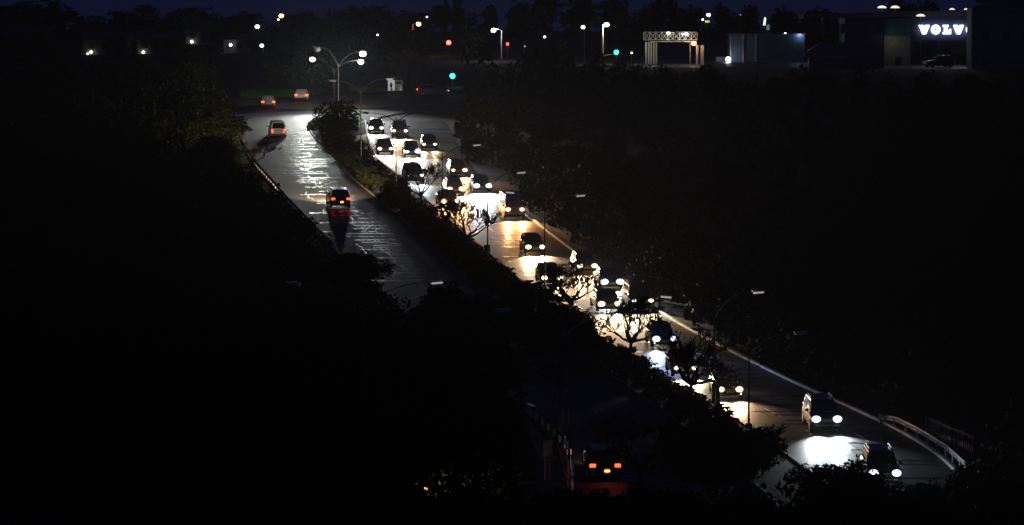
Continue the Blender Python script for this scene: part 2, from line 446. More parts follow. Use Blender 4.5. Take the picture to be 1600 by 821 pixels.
def tree(px, py, rx, ry, base_py, label, group=None, kind='tree', cat='tree', leaf='leaf', seed=0, name='tree', y=None):
    """a leafy tree: crown centred at a picture place and reaching rx, ry round it, standing on the ground at base_py"""
    g = ground(px, base_py) if y is None else None
    Y = g.y if y is None else y
    c = depth(px, py, Y); s = Y / F
    base = Vector((c.x, Y, land(Y)))
    t = empty(name, base); tag(t, label, cat, group)
    o = bpy.data.objects.new('crown', crown_mesh(kind, seed % 4)); link(o, t)
    o.location = (0, 0, c.z - base.z); o.scale = (rx * s, rx * s * .9, ry * s); o.rotation_euler = (0, 0, seed * 1.7)
    if leaf != 'leaf':
        o.material_slots[0].link = 'OBJECT'; o.material_slots[0].material = M[leaf]
    h = max(.6, c.z - base.z + ry * s * .4)
    k = bpy.data.objects.new('trunk' if cat == 'tree' else 'stem', trunk_mesh(seed % 3)); link(k, t)
    w = max(rx, ry) * s * 1.2
    k.scale = (w, w, h)
    return t

# keep-clear outlines: what must stay in view (road, buildings)
CLEAR = [
 [(372, 150), (490, 190), (560, 275), (735, 435), (640, 470), (600, 432), (560, 392), (512, 380), (385, 238)],
 [(570, 190), (690, 170), (722, 235), (745, 265), (832, 338), (908, 396), (1002, 466), (1102, 522), (1202, 575), (1367, 640), (1480, 700), (1500, 750), (1230, 725), (1200, 680), (940, 535), (930, 500), (850, 450), (800, 425), (760, 400)],
 [(828, 560), (900, 545), (1040, 645), (960, 660), (1060, 750), (905, 757), (836, 750), (828, 640)],
 [(996, 0), (1600, 0), (1600, 104), (996, 100)], [(330, 0), (800, 0), (720, 150), (650, 168), (372, 172)], [(0, 0), (330, 0), (330, 95), (0, 100)],
 [(720, 0), (1000, 0), (1000, 96), (720, 100)], [(1440, 635), (1522, 635), (1522, 705), (1440, 690)]]
def inside(p, poly):
    x, y = p; c = False; n = len(poly)
    for i in range(n):
        x0, y0 = poly[i]; x1, y1 = poly[i - 1]
        if (y0 > y) != (y1 > y) and x < (x1 - x0) * (y - y0) / (y1 - y0) + x0: c = not c
    return c
def clear_of(px, py, rx, ry):
    for k in range(14):
        a = k * math.pi / 7
        q = (px + rx * math.cos(a), py + ry * math.sin(a))
        if any(inside(q, P) for P in CLEAR): return False
    return not any(inside((px, py), P) for P in CLEAR)
def woodland(name, seed, region, n, hmin, hmax, per, leaf, size=.2, label=None, free=None):
    """a wood that reads as one mass: bumpy canopy of leaf clumps, tree by tree, kept off the road"""
    rng = np.random.default_rng(seed); VV = []
    xs0 = [p[0] for p in region]; ys0 = [p[1] for p in region]; count = 0; tries = 0; used = []
    while count < n and tries < n * 14:
        tries += 1
        px, py = rng.uniform(min(xs0), max(xs0)), rng.uniform(min(ys0), max(ys0))
        if not inside((px, py), region): continue
        g = ground(px, py); h = rng.uniform(hmin, hmax); r = rng.uniform(.42, .62) * h
        if any((g.x - a) ** 2 + (g.y - b) ** 2 < (.6 * (r + q)) ** 2 for a, b, q in used): continue
        s = F / g.y; cz = g.z + h - r * .75
        if free is None and ex(OUT_L, g.y) - r * .6 < g.x < ex(IN_R, g.y) + r * .7 and g.y < yI1: continue
        qx, qy = pixel((g.x, g.y, cz))
        if free is None and not clear_of(qx, qy, r * s, r * .75 * s): continue
        if free is not None and qy - r * .78 * s < free - 8 + 10 * math.sin(qx * .05): continue
        used.append((g.x, g.y, r)); count += 1
        k = per // 14
        d = rng.normal(size=(k, 3)); d[:, 1] = -np.abs(d[:, 1]) * .9 + .15; d /= np.linalg.norm(d, axis=1, keepdims=True)
        lump = 1 + .2 * np.sin(d[:, :1] * 4 + count) * np.cos(d[:, 2:3] * 5 + count)
        c = d * r * lump * np.array([1, 1, .78]) * rng.uniform(.75, 1, size=(k, 1))
        p = rng.normal(size=(k, 14, 3)); p /= np.linalg.norm(p, axis=2, keepdims=True)
        pts = (c[:, None] + p * (r * .22)).reshape(-1, 3) + np.array([g.x, g.y, cz])
        VV.append(leaf_quads(rng, pts, p.reshape(-1, 3), size))
        # leafy skirt down to the ground
        m = per // 3
        a = rng.uniform(0, 2 * math.pi, m); z = rng.uniform(0, 1, m)
        q = np.stack([g.x + np.cos(a) * r * .8, g.y - np.abs(np.sin(a)) * r * .7, g.z + z * (cz - g.z)], 1)
        VV.append(leaf_quads(rng, q, np.stack([np.cos(a), np.sin(a), a * 0], 1), size * 1.4))
    v = np.concatenate(VV); o = array_obj(name, v, np.arange(len(v)).reshape(-1, 4), M[leaf])
    return tag(o, label, None, None, 'stuff')
woodland('woodland', 5, [(640, 100), (1000, 104), (1620, 112), (1620, 830), (1530, 830), (1500, 722), (1370, 652), (1100, 528), (905, 400), (735, 265), (690, 185)], 430, 2.2, 4.6, 420, 'leaf_wood',
         label='dark mass of bush covering the bank beside the inbound road')
woodland('woodland', 6, [(-20, 105), (330, 140), (385, 235), (515, 385), (835, 660), (880, 830), (-20, 830)], 430, 3.0, 6.5, 420, 'leaf_wood',
         label='dark mass of trees covering the slope beside the outbound road')

# trees one can pick out by their outline against the lit road
for i, a in enumerate([
 (342, 196, 58, 30, 262, 'dark tree whose leafy branch tips reach over the far end of the outbound road'),
 (335, 240, 52, 36, 300, 'dark bushy tree beside the red triangle sign'),
 (405, 330, 42, 40, 392, 'dark tree at the road edge below the triangle sign'),
 (462, 352, 38, 24, 412, 'low dark tree overlapping the left kerb level with the dark estate car'),
 (440, 405, 66, 42, 470, 'dark wide tree on the left slope below the low kerbside tree'),
 (560, 418, 62, 30, 500, 'dark tree jutting out over the left lane where the streaked surface ends'),
 (545, 480, 85, 55, 580, 'dark broad tree left of the overhanging lamp arm'),
 (705, 492, 78, 54, 585, 'dark round tree just below the pale lamp head over the outbound road'),
 (640, 570, 95, 70, 690, 'large dark tree in the middle of the lower left wood'),
 (755, 565, 84, 86, 690, 'tall dark tree left of the three slim poles'),
 (772, 670, 54, 82, 775, 'dark upright tree at the left edge of the slip road')]):
    tree(*a[:5], a[5], seed=i, kind='tree', group='dark trees along the outbound road')
for i, a in enumerate([
 (834, 486, 84, 62, 560, 'large dark tree on the median between the two roads'),
 (893, 516, 50, 40, 565, 'smaller dark tree at the right shoulder of the large median tree'),
 (846, 534, 56, 28, 575, 'low dark growth under the large median tree'),
 (770, 432, 42, 26, 470, 'low dark tree on the median at the left of the large one')]):
    tree(*a[:5], a[5], seed=i + 1, group='trees on the median')
for i, a in enumerate([
 (1118, 712, 100, 66, 780, 'broad dark bush on the median near the foot of the picture'),
 (1192, 700, 46, 42, 745, 'dark bush at the near tip of the broad one, left of the white light pool'),
 (1290, 760, 62, 44, 830, 'dark round bush in front of the pool of white light'),
 (1342, 768, 52, 60, 846, 'dark bush with a small upright tuft, left of the dazzling headlight'),
 (1392, 797, 56, 46, 850, 'low dark bush below the dazzling headlight'),
 (1452, 790, 56, 46, 850, 'dark bush under the end of the guardrail'),
 (1532, 770, 66, 56, 840, 'dark tree at the right of the guardrail end')]):
    tree(*a[:5], a[5], seed=i, group='bushes along the foot of the picture', cat='bush', name='bush')
woodland('undergrowth', 11, [(480, 838), (1680, 838), (1680, 980), (480, 980)], 260, 2.0, 3.3, 420, 'leaf_wood', label='dark undergrowth along the foot of the picture', free=764)

# bushes on the median, far to near
tree(527, 182, 43, 33, 205, 'big airy bush at the tip of the median, below the junction lamps', kind='airy', cat='bush', leaf='leaf_olive', seed=2, name='bush')
rb = random.Random(8)
bushes = []
for k in range(96):
    y = 416 - k * 2.05
    if y < 220: break
    near = k % 2
    t = (.3, .66)[near] + rb.uniform(-.1, .08); x = lane_x(OUT_R, IN_L, t, y); h = rb.uniform(.75, 1.25) if near else rb.uniform(1.2, 2.0)
    bushes.append((x, y, h, max(1.15, h * .75) if near else max(1.35, h * .8)))
VV = []
for k, (x, y, h, r) in enumerate(bushes):
    rngb, p, n = crown_points(100 + k % 9, 64, 24, fill=.05)
    v = leaf_quads(rngb, p, n, .10 if k % 2 else .085); a = k * 1.3
    v = v @ np.array([[math.cos(a), math.sin(a), 0], [-math.sin(a), math.cos(a), 0], [0, 0, 1]])
    VV.append(v * np.array([r, r, h * .62]) + np.array([x, y, land(y) + h * .42]))
v = np.concatenate(VV)
tag(array_obj('hedge', v, np.arange(len(v)).reshape(-1, 4), M['leaf_olive']), 'scrubby dark hedge running down the median between the two roads', None, None, 'stuff')

# bare trees in front of the lights
def bare_tree(px, base_py, top_py, span, label, seed, bark='bark', y=None, lean=0.0, group='bare trees by the road'):
    g = ground(px, base_py); s = g.y / F
    H = (base_py - top_py) * s; W = span * s / 2
    r = random.Random(seed)
    t = empty('bare_tree', g); tag(t, label, 'tree', group)
    bt = bmesh.new(); bb = bmesh.new()
    fork = Vector((lean * .25 * H, 0, H * .26))
    r0 = H * .028
    tube(bt, [(0, 0, -.1), fork * .5 + Vector((r.uniform(-.05, .05), 0, 0)), fork], [r0 * 1.25, r0, r0 * .95], 7)
    mn = .0155
    def grow(p, d, ln, rad, lv):
        pts = [p]; rr = [rad]; n = 4; q = p.copy(); dd = d.copy()
        for k in range(n):
            dd = (dd + Vector((r.uniform(-.38, .38), r.uniform(-.38, .38), r.uniform(-.16, .3)))).normalized()
            q = q + dd * ln / n
            if q.z < fork.z * .7: q.z = fork.z * .7
            pts.append(q.copy()); rr.append(max(mn, rad * (1 - .42 * (k + 1) / n)))
        tube(bb, pts, rr, 5 if lv < 2 else 3, caps=False)
        if lv >= 6: return
        for k in range(r.choice((2, 3, 3, 3))):
            i = r.randint(2, n) if k else n
            a = r.uniform(0, 2 * math.pi); sp = r.uniform(.45, .95)
            side = Vector((math.cos(a), math.sin(a), r.uniform(-.25, .55)))
            grow(pts[i], (dd + side * sp).normalized(), ln * r.uniform(.58, .8), rr[i] * .7, lv + 1)
    nl = r.randint(4, 6)
    for k in range(nl):
        u = (k + .5) / nl * 2 - 1
        d = Vector((u * 1.25, r.uniform(-.7, .7), 1.0 - .62 * abs(u) + r.uniform(-.1, .15))).normalized()
        grow(fork.copy(), d, .28 * math.hypot(H * .74 * (1 - .3 * abs(u)), W * u), r0 * .62, 1)
    # fit the crown to the height and spread seen
    zs = sorted(v.co.z for v in bb.verts); xs_ = sorted(v.co.x for v in bb.verts)
    zt = zs[int(len(zs) * .985)]; xa, xb_ = xs_[int(len(xs_) * .02)], xs_[int(len(xs_) * .98)]
    kz = (H - fork.z) / (zt - fork.z); kx = 2 * W / (xb_ - xa)
    for v in bb.verts:
        v.co.z = fork.z + (v.co.z - fork.z) * kz
        f = min(1, max(0, (v.co.z - fork.z) / (.3 * H))); v.co.x = fork.x + (v.co.x - fork.x) * (1 + (kx - 1)); v.co.y *= kx
    mesh_obj('trunk', bt, M[bark], t, smooth=60); mesh_obj('branches', bb, M[bark], t, smooth=60)
    return t
bare_tree(657, 322, 258, 62, 'small bare tree at the far end of the median, in front of a black car', 2)
bare_tree(722, 392, 314, 84, 'bare spreading tree on the median against the white pool of headlights', 5, lean=.3)
bare_tree(886, 492, 412, 78, 'bare tangled tree at the top of the dark median tree, against the lit road', 9, lean=.3)
bare_tree(986, 560, 464, 98, 'bare fan-shaped tree on the median left of the blue-lit car', 14)
bare_tree(1080, 628, 522, 100, 'dark bare tree on the median in front of a half-hidden car', 21)
bare_tree(1000, 765, 650, 140, 'wide dark bare tree standing right of the red tail lights', 33)
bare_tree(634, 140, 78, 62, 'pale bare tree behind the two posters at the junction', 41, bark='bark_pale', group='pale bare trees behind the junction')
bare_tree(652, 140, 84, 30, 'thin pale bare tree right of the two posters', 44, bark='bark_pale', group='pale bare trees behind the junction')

bare_tree(398, 262, 230, 62, 'low bare shrub with reaching twigs under the red triangle sign', 52)
# spiky plant by the slim pole at the far end of the median
def spiky_plant(px, py, h, label, seed):
    g = ground(px, py); r = random.Random(seed); t = empty('aloe_plant', g); tag(t, label, 'plant', 'spiky plants on the median')
    for k in range(13):
        bm = bmesh.new(); a = r.uniform(0, 6.28); o = r.uniform(.25, .8) * h; z = h * r.uniform(.6, 1.0)
        tube(bm, [(0, 0, 0), (math.cos(a) * o * .4, math.sin(a) * o * .4, z * .6), (math.cos(a) * o, math.sin(a) * o, z)], [.07, .06, .008], 4)
        mesh_obj('leaf', bm, M['leaf'], t)
spiky_plant(576, 246, 1.5, 'spiky plant at the far median edge beside the oncoming queue', 1)
spiky_plant(1208, 690, 1.2, 'spiky plant at the near end of the median by the white light pool', 2)

# grass by the junction: tufts of blades
rng = np.random.default_rng(4); n = 9000
px_ = np.concatenate([rng.uniform(375, 500, n // 2), rng.uniform(545, 700, n // 4), rng.uniform(480, 560, n // 4)])
py_ = np.concatenate([rng.uniform(143, 154, n // 2), rng.uniform(139.5, 143.5, n // 4), rng.uniform(188, 204, n // 4)])
vv = []
for a, b in zip(px_, py_):
    if b < 180 and a < 500 and b > 158 - (a - 380) * .085 : continue
    g = ground(a, b, .1)
    if b > 180 and not (480 + max(0, 196 - b) < a): continue
    vv.append((g.x, g.y, g.z + .08))
vv = np.array(vv); nn = len(vv)
ang = rng.uniform(0, 6.28, nn); hh = rng.uniform(.12, .34, nn); wd = .05
tx = np.stack([np.cos(ang), np.sin(ang), 0 * ang], 1) * wd; tip = vv + np.stack([rng.normal(0, .06, nn), rng.normal(0, .06, nn), hh], 1)
v4 = np.stack([vv - tx - [0, 0, .1], vv + tx - [0, 0, .1], tip + tx * .3, tip - tx * .3], 1).reshape(-1, 3)
tag(array_obj('grass', v4, np.arange(len(v4)).reshape(-1, 4), M['grass']), 'green grass on the verge behind the junction', None, None, 'stuff')

# ------------------------------------------------------------------ far skyline trees
rs = random.Random(12)
SKY_TREES = [(60, 20, 95, 24), (210, 26, 80, 20), (300, 22, 60, 15), (380, 28, 55, 12), (470, 30, 50, 14), (545, 24, 40, 16), (585, 20, 55, 16), (640, 28, 50, 14),
             (690, 20, 28, 22), (714, 16, 20, 28), (766, 22, 24, 20), (812, 20, 30, 24), (850, 14, 36, 32), (905, 12, 45, 34), (960, 14, 45, 30), (1035, 16, 50, 28), (1078, 24, 34, 18),
             (1130, 18, 24, 14), (1172, 16, 22, 12), (1225, 24, 38, 12), (1280, 22, 30, 12), (1410, 14, 40, 20), (1450, 14, 30, 18), (1560, 6, 60, 26)]
SKY_AT = ['above the house at the far left edge', 'above the house with one white lamp', 'above the gabled house with the warm lamp', 'just left of the high white lamp', 'just right of the skyline orange lamp', 'left of the tiny white lamp, smaller of two',
          'right above the tiny white lamp over the junction', 'above the orange lamp with a bent arm', 'above the red traffic light, left of the tallest', 'tall and narrow, just right of the red traffic light', 'above the white lamp bent to the left',
          'right of the white lamp bent to the left', 'broad and tall, above the small white lamp', 'above the dim yellowish lamp', 'above the pale lit pole', 'above the truss gateway, broad', 'above the right end of the truss gateway',
          'above the floodlit left end of the warehouse', 'above the warehouse, the smallest', 'above the bright end of the warehouse', 'behind the leftmost domed lamp', 'behind the pair of domed lamps', 'behind the domed lamp above the letters', 'at the right edge behind the dark building']
for i, (x, y, rx, ry) in enumerate(SKY_TREES):
    Y = rs.uniform(790, 900) if x < 1000 else rs.uniform(700, 760)
    tree(x, y + 8, rx * .82, ry + 9, 0, 'dark far tree on the skyline ' + SKY_AT[i], 'far trees on the skyline', 'far', 'tree', 'leaf_wood', seed=i, y=Y)
LIT = [(402, 40), (437, 25), (409, 70), (590, 54), (654, 36), (667, 26), (771, 46), (778, 75), (948, 37), (943, 70), (911, 41), (851, 57), (1107, 22), (1098, 30), (701, 67), (793, 69), (963, 82), (820, 72), (988, 82), (142, 82), (137, 87), (224, 82), (300, 65), (360, 70), (1194, 32)]
rng = np.random.default_rng(31); VV = []
for k in range(560):
    Y = rng.uniform(500, 900); x = rng.uniform(-130, 130) * Y / 900 * 1.1
    px0, py0 = pixel((x, Y, land(Y) + 3))
    if 990 < px0 < 1620 and Y < 690: continue
    if Y < 560 and 580 < px0 < 720: continue
    h = rng.uniform(2.5, 4.8) if px0 < 420 else rng.uniform(3.2, 6.0)
    r = h * .55; kk = 9
    qx, qy = pixel((x, Y, land(Y) + h - r)); rp = r * F / Y * 1.15 + 4
    if any((qx - a) ** 2 + (qy - b) ** 2 < rp * rp for a, b in LIT): continue
    d = rng.normal(size=(kk, 3)); d[:, 1] = -np.abs(d[:, 1]); d /= np.linalg.norm(d, axis=1, keepdims=True)
    p = rng.normal(size=(kk, 24, 3)); p /= np.linalg.norm(p, axis=2, keepdims=True)
    pts = ((d * r * .8)[:, None] + p * r * .4).reshape(-1, 3) + np.array([x, Y, land(Y) + h - r])
    VV.append(leaf_quads(rng, pts, p.reshape(-1, 3), .42))
v = np.concatenate(VV)
tag(array_obj('treeline', v, np.arange(len(v)).reshape(-1, 4), M['leaf_wood']), 'dark belt of far trees between the houses and the skyline', None, None, 'stuff')

# ------------------------------------------------------------------ street lamps
def lamp_head(bm_shell, bm_lens, p, out, size=.9):
    """cobra head: a tapered shell with a lens under it, pointing along out (+1 / -1 in x)"""
    for sgn, b, (h0, h1), z in ((1, bm_shell, (.10, .06), .06), (1, bm_lens, (.12, .10), -.04)):
        k = size if b is bm_shell else size * .8
        a = [b.verts.new((p.x + out * (0 if b is bm_shell else .08), p.y + yy, p.z + z + zz)) for yy, zz in ((-.1, -h0 / 2), (.1, -h0 / 2), (.08, h0 / 2), (-.08, h0 / 2))]
        c = [b.verts.new((p.x + out * k, p.y + yy, p.z + z + zz + .05)) for yy, zz in ((-.15, -h1 / 2), (.15, -h1 / 2), (.1, h1 / 2), (-.1, h1 / 2))]
        b.faces.new(a[::-1]); b.faces.new(c)
        for i in range(4): b.faces.new((a[i], a[(i + 1) % 4], c[(i + 1) % 4], c[i]))
def street_lamp(px, base_py, top_py, heads, label, group, y=None, lit=None, pole='pole', r=.068, lens_size=None):
    """pole with curved arms; heads: (px, py, lens material or None, light (color, W) or None)"""
    g = ground(px, base_py) if y is None else Vector(((px - 800) / F * y, y, land(y)))
    Y = g.y; top = depth(px, top_py, Y); H = top.z - g.z
    t = empty('street_lamp', g); tag(t, label, 'street lamp', group)
    bm = bmesh.new(); tube(bm, [(0, 0, 0), (0, 0, H * .3), (0, 0, H)], [r, r * .85, r * .55], 8); mesh_obj('pole', bm, M[pole], t, smooth=50)
    bm = bmesh.new(); bx(bm, (0, 0, .12), (.36, .36, .24), bevel=.03); mesh_obj('base_plate', bm, M['concrete'], t)
    for hx, hy, lens_m, light in heads:
        e = depth(hx, hy, Y) - g; out = 1 if e.x > 0 else -1
        rise = e.z - H
        bm = bmesh.new()
        pts = []
        for k in range(9):
            u = k / 8; x = e.x * u; z = H - .55 + (rise + .55) * (1 - (1 - u) ** 2.6)
            pts.append((x, 0, z))
        tube(bm, pts, [.042 - .014 * k / 8 for k in range(9)], 6); mesh_obj('arm', bm, M[pole], t, smooth=50)
        s, l = bmesh.new(), bmesh.new()
        lamp_head(s, l, Vector((e.x, 0, e.z)), out)
        if lens_size:
            l.free(); l = bmesh.new(); ball(l, (e.x + out * .3, 0, e.z - .05 - lens_size * .35), (lens_size, lens_size, lens_size * .8))
        hd = mesh_obj('lamp_head', s, M['pole_pale'], t)
        mesh_obj('lens', l, lens_m or M['lens_off'], hd, smooth=40 if lens_size else None)
        if light:
            lamp_light('SPOT', light[0], light[1], (e.x + out * .3, -(lens_size or 0) - .1, e.z - .1 - (lens_size or 0) * .6), .7, t, (R(light[2]), 0, R(light[3])), R(96), 1.0)
    return t
UN = 'double-armed street lamps on the median'
street_lamp(564, 262, 137, [(526, 127, None, None), (603, 124, M['lens_unlit_glow'], None)], 'street lamp on a slim pole right of the big median bush', UN)
street_lamp(619, 302, 183, [(577, 177, None, None), (662, 176, None, None)], 'street lamp on a slim pole by the far end of the oncoming queue', UN)
street_lamp(691, 356, 240, [(645, 235, None, None), (738, 227, M['lens_unlit_glow'], None)], 'street lamp rising beside the glowing amber cars', UN)
street_lamp(762, 414, 288, [(716, 276, None, None), (807, 270, M['lens_unlit_glow'], None)], 'street lamp standing right of the bare spreading tree', UN)
street_lamp(851, 458, 316, [(805, 301, M['lens_unlit_glow'], None), (899, 306, M['lens_unlit_glow'], None)], 'street lamp standing beside the hatchback with a pool of light in front', UN)
street_lamp(1116, 640, 484, [(1051, 464, M['lens_unlit_glow'], None), (1175, 457, M['lens_unlit_glow'], None)], 'street lamp rising just left of the car with twin stacked lights', UN)
street_lamp(1170, 668, 542, [(1102, 516, None, None), (1240, 521, None, None)], 'street lamp right of the car with twin stacked lights', UN)
street_lamp(571, 700, 470, [(470, 444, None, None), (672, 442, M['lens_unlit_glow'], None)], 'street lamp whose pale right head hangs over the outbound road', UN)
street_lamp(880, 752, 510, [(800, 486, None, None), (986, 488, None, None)], 'street lamp on a tall pole above the curved guardrail', UN)
for px, top, b, lb in ((868, 515, 735, 'slim dark bare pole left of the tall lamp by the curved guardrail'), (889, 520, 757, 'slim dark bare pole right of the tall lamp by the curved guardrail')):
    g = ground(px, b); bm = bmesh.new(); h = (depth(px, top, g.y).z - g.z)
    tube(bm, [(0, 0, 0), (0, 0, h)], [.075, .05], 8)
    for k in range(5): bx(bm, (0, -.02, .6 + k * h * .16), (.2, .2, .03))
    o = mesh_obj('pole', bm, M['pole'], loc=g); tag(o, lb, 'pole', 'slim poles by the guardrail')

LW, LY = (.86, .9, 1.0), (1.0, .82, .55)
street_lamp(529, 0, 98, [(500, 75, None, None), (563, 82, G(LW, 14), ((.9, .93, 1), 11000, -76, -12))], 'lit street lamp at the junction with one bright white head and one dark head', 'lit lamps', y=464, lens_size=.40)
street_lamp(522, 0, 106, [(492, 91, G((.9, 1, .78), 10), ((.96, 1, .88), 12000, -77, 13)), (560, 95, G(LY, 10), ((1, .88, .7), 3600, 70, 30))], 'lit street lamp at the junction with heads burning on both arms', 'lit lamps', y=458, lens_size=.34)
def post_lamp(px, base_y, head, color, strength, size, label, watts=0, pole='pole', out=1, cat='street lamp', name="street_lamp", r=.07, road=0):
    Y = base_y; e = depth(head[0], head[1], Y); x0 = depth(px, head[1], Y).x
    g = Vector((x0, Y, land(Y))); H = e.z - g.z
    t = empty(name, g); tag(t, label, cat, 'lit lamps in the distance')
    bm = bmesh.new(); tube(bm, [(0, 0, 0), (0, 0, H * .6), (0, 0, H - .2), ((e.x - g.x) * .4, 0, H + .02), (e.x - g.x, 0, H + .06)], [r, r * .9, r * .8, r * .6, r * .5], 7)
    mesh_obj('pole', bm, M[pole], t, smooth=50)
    bm = bmesh.new(); bx(bm, (e.x - g.x, 0, H + .1), (size * 1.9, .34, .1), bevel=.03); hd = mesh_obj('lamp_head', bm, M['pole_pale'], t)
    bm = bmesh.new(); ball(bm, (e.x - g.x, 0, H - size * .55), (size, size * .8, size * .8)); mesh_obj('lens', bm, G(color, strength), hd, smooth=40)
    if road: lamp_light('SPOT', color, road, (e.x - g.x, -size - .1, H - size * .6), .25, t, (R(-72), 0, R(8)), R(80), 1.0)
    if watts: lamp_light('POINT', color, watts, (e.x - g.x, -size - .15, H - size * 1.2), .2, t)
    return t
OR = (1.0, .32, .06)
post_lamp(404, 700, (402, 40), (.85, .9, 1), 8, .4, 'white lamp high on the left below the skyline')
post_lamp(440, 770, (439.5, 23), (1, .4, .12), 9, .48, 'orange lamp on the skyline, the upper one of the two')
post_lamp(434, 765, (435, 30), (1, .55, .25), 4, .22, 'small orange lamp just under the skyline orange lamp')
post_lamp(411, 520, (409, 70), (.75, .85, 1), 8, .26, 'bluish white lamp beyond the left end of the junction', road=0)
post_lamp(588, 560, (590, 54), (.9, .9, .95), 3, .16, 'tiny white lamp above the bright junction lamps')
post_lamp(645, 620, (654, 36), (1, .42, .14), 9, .38, 'orange lamp with a bent arm above the posters', 150)
post_lamp(666, 700, (667, 26), (.9, .9, .9), 3, .18, 'tiny white lamp right of the orange lamp with a bent arm')
post_lamp(784, 590, (771, 46), (.9, .92, 1), 9, .36, 'white lamp with its arm bent to the left and a lit pole', 260, 'pole_pale', r=.12)
post_lamp(942, 575, (948, 37), (1, .95, .78), 9, .36, 'warm white lamp on a pale lit pole above the yellow boom', 420, 'cream', r=.15)
post_lamp(913, 590, (911, 41), (.8, .82, .45), 5, .32, 'dim yellowish lamp left of the pale lit pole')
post_lamp(850, 620, (851, 57), (.85, .88, 1), 5, .2, 'small white lamp midway between the two lamps with lit poles')
post_lamp(1109, 690, (1107, 22), (1, .62, .38), 7, .36, 'pinkish orange lamp above the truss gateway')
post_lamp(1097, 680, (1098, 30), (.85, .9, 1), 5, .2, 'small white lamp below the pinkish orange lamp')
post_lamp(1158, 660, (1157, 23), (.7, .6, .5), .5, .12, 'tiny dim lamp above the warehouse')
post_lamp(986, 585, (987, 82), (1, .8, .45), 3, .16, 'tiny warm lamp left of the truss gateway')
post_lamp(819, 600, (820, 72), (.6, .55, .3), .8, .13, 'tiny dim lamp right of the small red signal')

Y = 690; c = depth(1105, 34, Y); g = Vector((c.x, Y, land(Y))); t = empty('lit_board', g); tag(t, 'small yellow-green lit board under the pinkish orange lamp', 'sign')
bm = bmesh.new(); tube(bm, [(0, .1, 0), (0, .1, c.z - g.z)], .06, 6); mesh_obj('post', bm, M['pole'], t)
bm = bmesh.new(); bx(bm, (0, 0, c.z - g.z), (.8, .1, .4), bevel=.03); mesh_obj('board', bm, G((.55, .7, .12), .7), t)
# traffic signals
def traffic_signal(px, py, Y, lit, color, label, strength=9, size=.3):
    c = depth(px, py, Y); g = Vector((c.x, Y, land(Y))); h = c.z - g.z
    t = empty('traffic_signal', g); tag(t, label, 'traffic light', 'traffic lights at the junction')
    zc = h + {'red': -.4, 'amber': 0, 'green': .4}[lit]
    bm = bmesh.new(); tube(bm, [(0, .1, 0), (0, .1, zc + .55)], .055, 8); mesh_obj('pole', bm, M['pole'], t, smooth=50)
    bm = bmesh.new(); bx(bm, (0, 0, zc), (.42, .2, 1.25), bevel=.04); bx(bm, (0, .09, zc), (.62, .02, 1.5)); mesh_obj('signal_head', bm, M['trim'], t)
    for nm, dz, cl in (('red', .4, (.5, .03, .02)), ('amber', 0, (.4, .2, .02)), ('green', -.4, (.02, .3, .2))):
        bm = bmesh.new(); s = size if nm == lit else .13
        ball(bm, (0, -.14, zc + dz), (s, .08, s)); o = mesh_obj('lens', bm, G(color, strength) if nm == lit else M['trim'], t, smooth=40)
        bm = bmesh.new(); tube(bm, [(-.15, -.12, zc + dz + .08), (-.1, -.22, zc + dz + .16), (0, -.25, zc + dz + .19), (.1, -.22, zc + dz + .16), (.15, -.12, zc + dz + .08)], .015, 4); mesh_obj('visor', bm, M['trim'], t)
    lamp_light('POINT', color, 14, (0, -.5, h), .12, t)
traffic_signal(707, 119, 505, 'green', (.02, .8, .62), 'green traffic light beside the dark trees right of the posters', 6, .34)
traffic_signal(701, 67, 620, 'red', (1, .06, .03), 'red traffic light on the far side of the junction', 7, .38)
traffic_signal(963, 82, 560, 'green', (.02, .8, .62), 'green traffic light at the tip of the yellow boom', 6, .34)
traffic_signal(793, 69, 600, 'red', (1, .05, .03), 'small red traffic light right of the lamp bent to the left', 5, .22)

# yellow boom at the foot of the pale pole
g0 = depth(942, 88, 574); g1 = depth(961, 84.5, 574)
t = empty('boom_barrier', (g0.x, 574, land(574))); tag(t, 'yellow barrier boom reaching from the pale lit pole to the green light', 'barrier')
bm = bmesh.new(); bx(bm, (0, 0, (g0.z - land(574)) / 2), (.4, .4, g0.z - land(574)), bevel=.03); mesh_obj('housing', bm, M['trim'], t)
bm = bmesh.new(); o_ = Vector((g0.x, 574, land(574))); tube(bm, [g0 - o_ + Vector((0, -.3, 0)), g1 - o_ + Vector((0, -.3, 0))], .09, 6); mesh_obj('boom', bm, M['arm_yellow'], t)

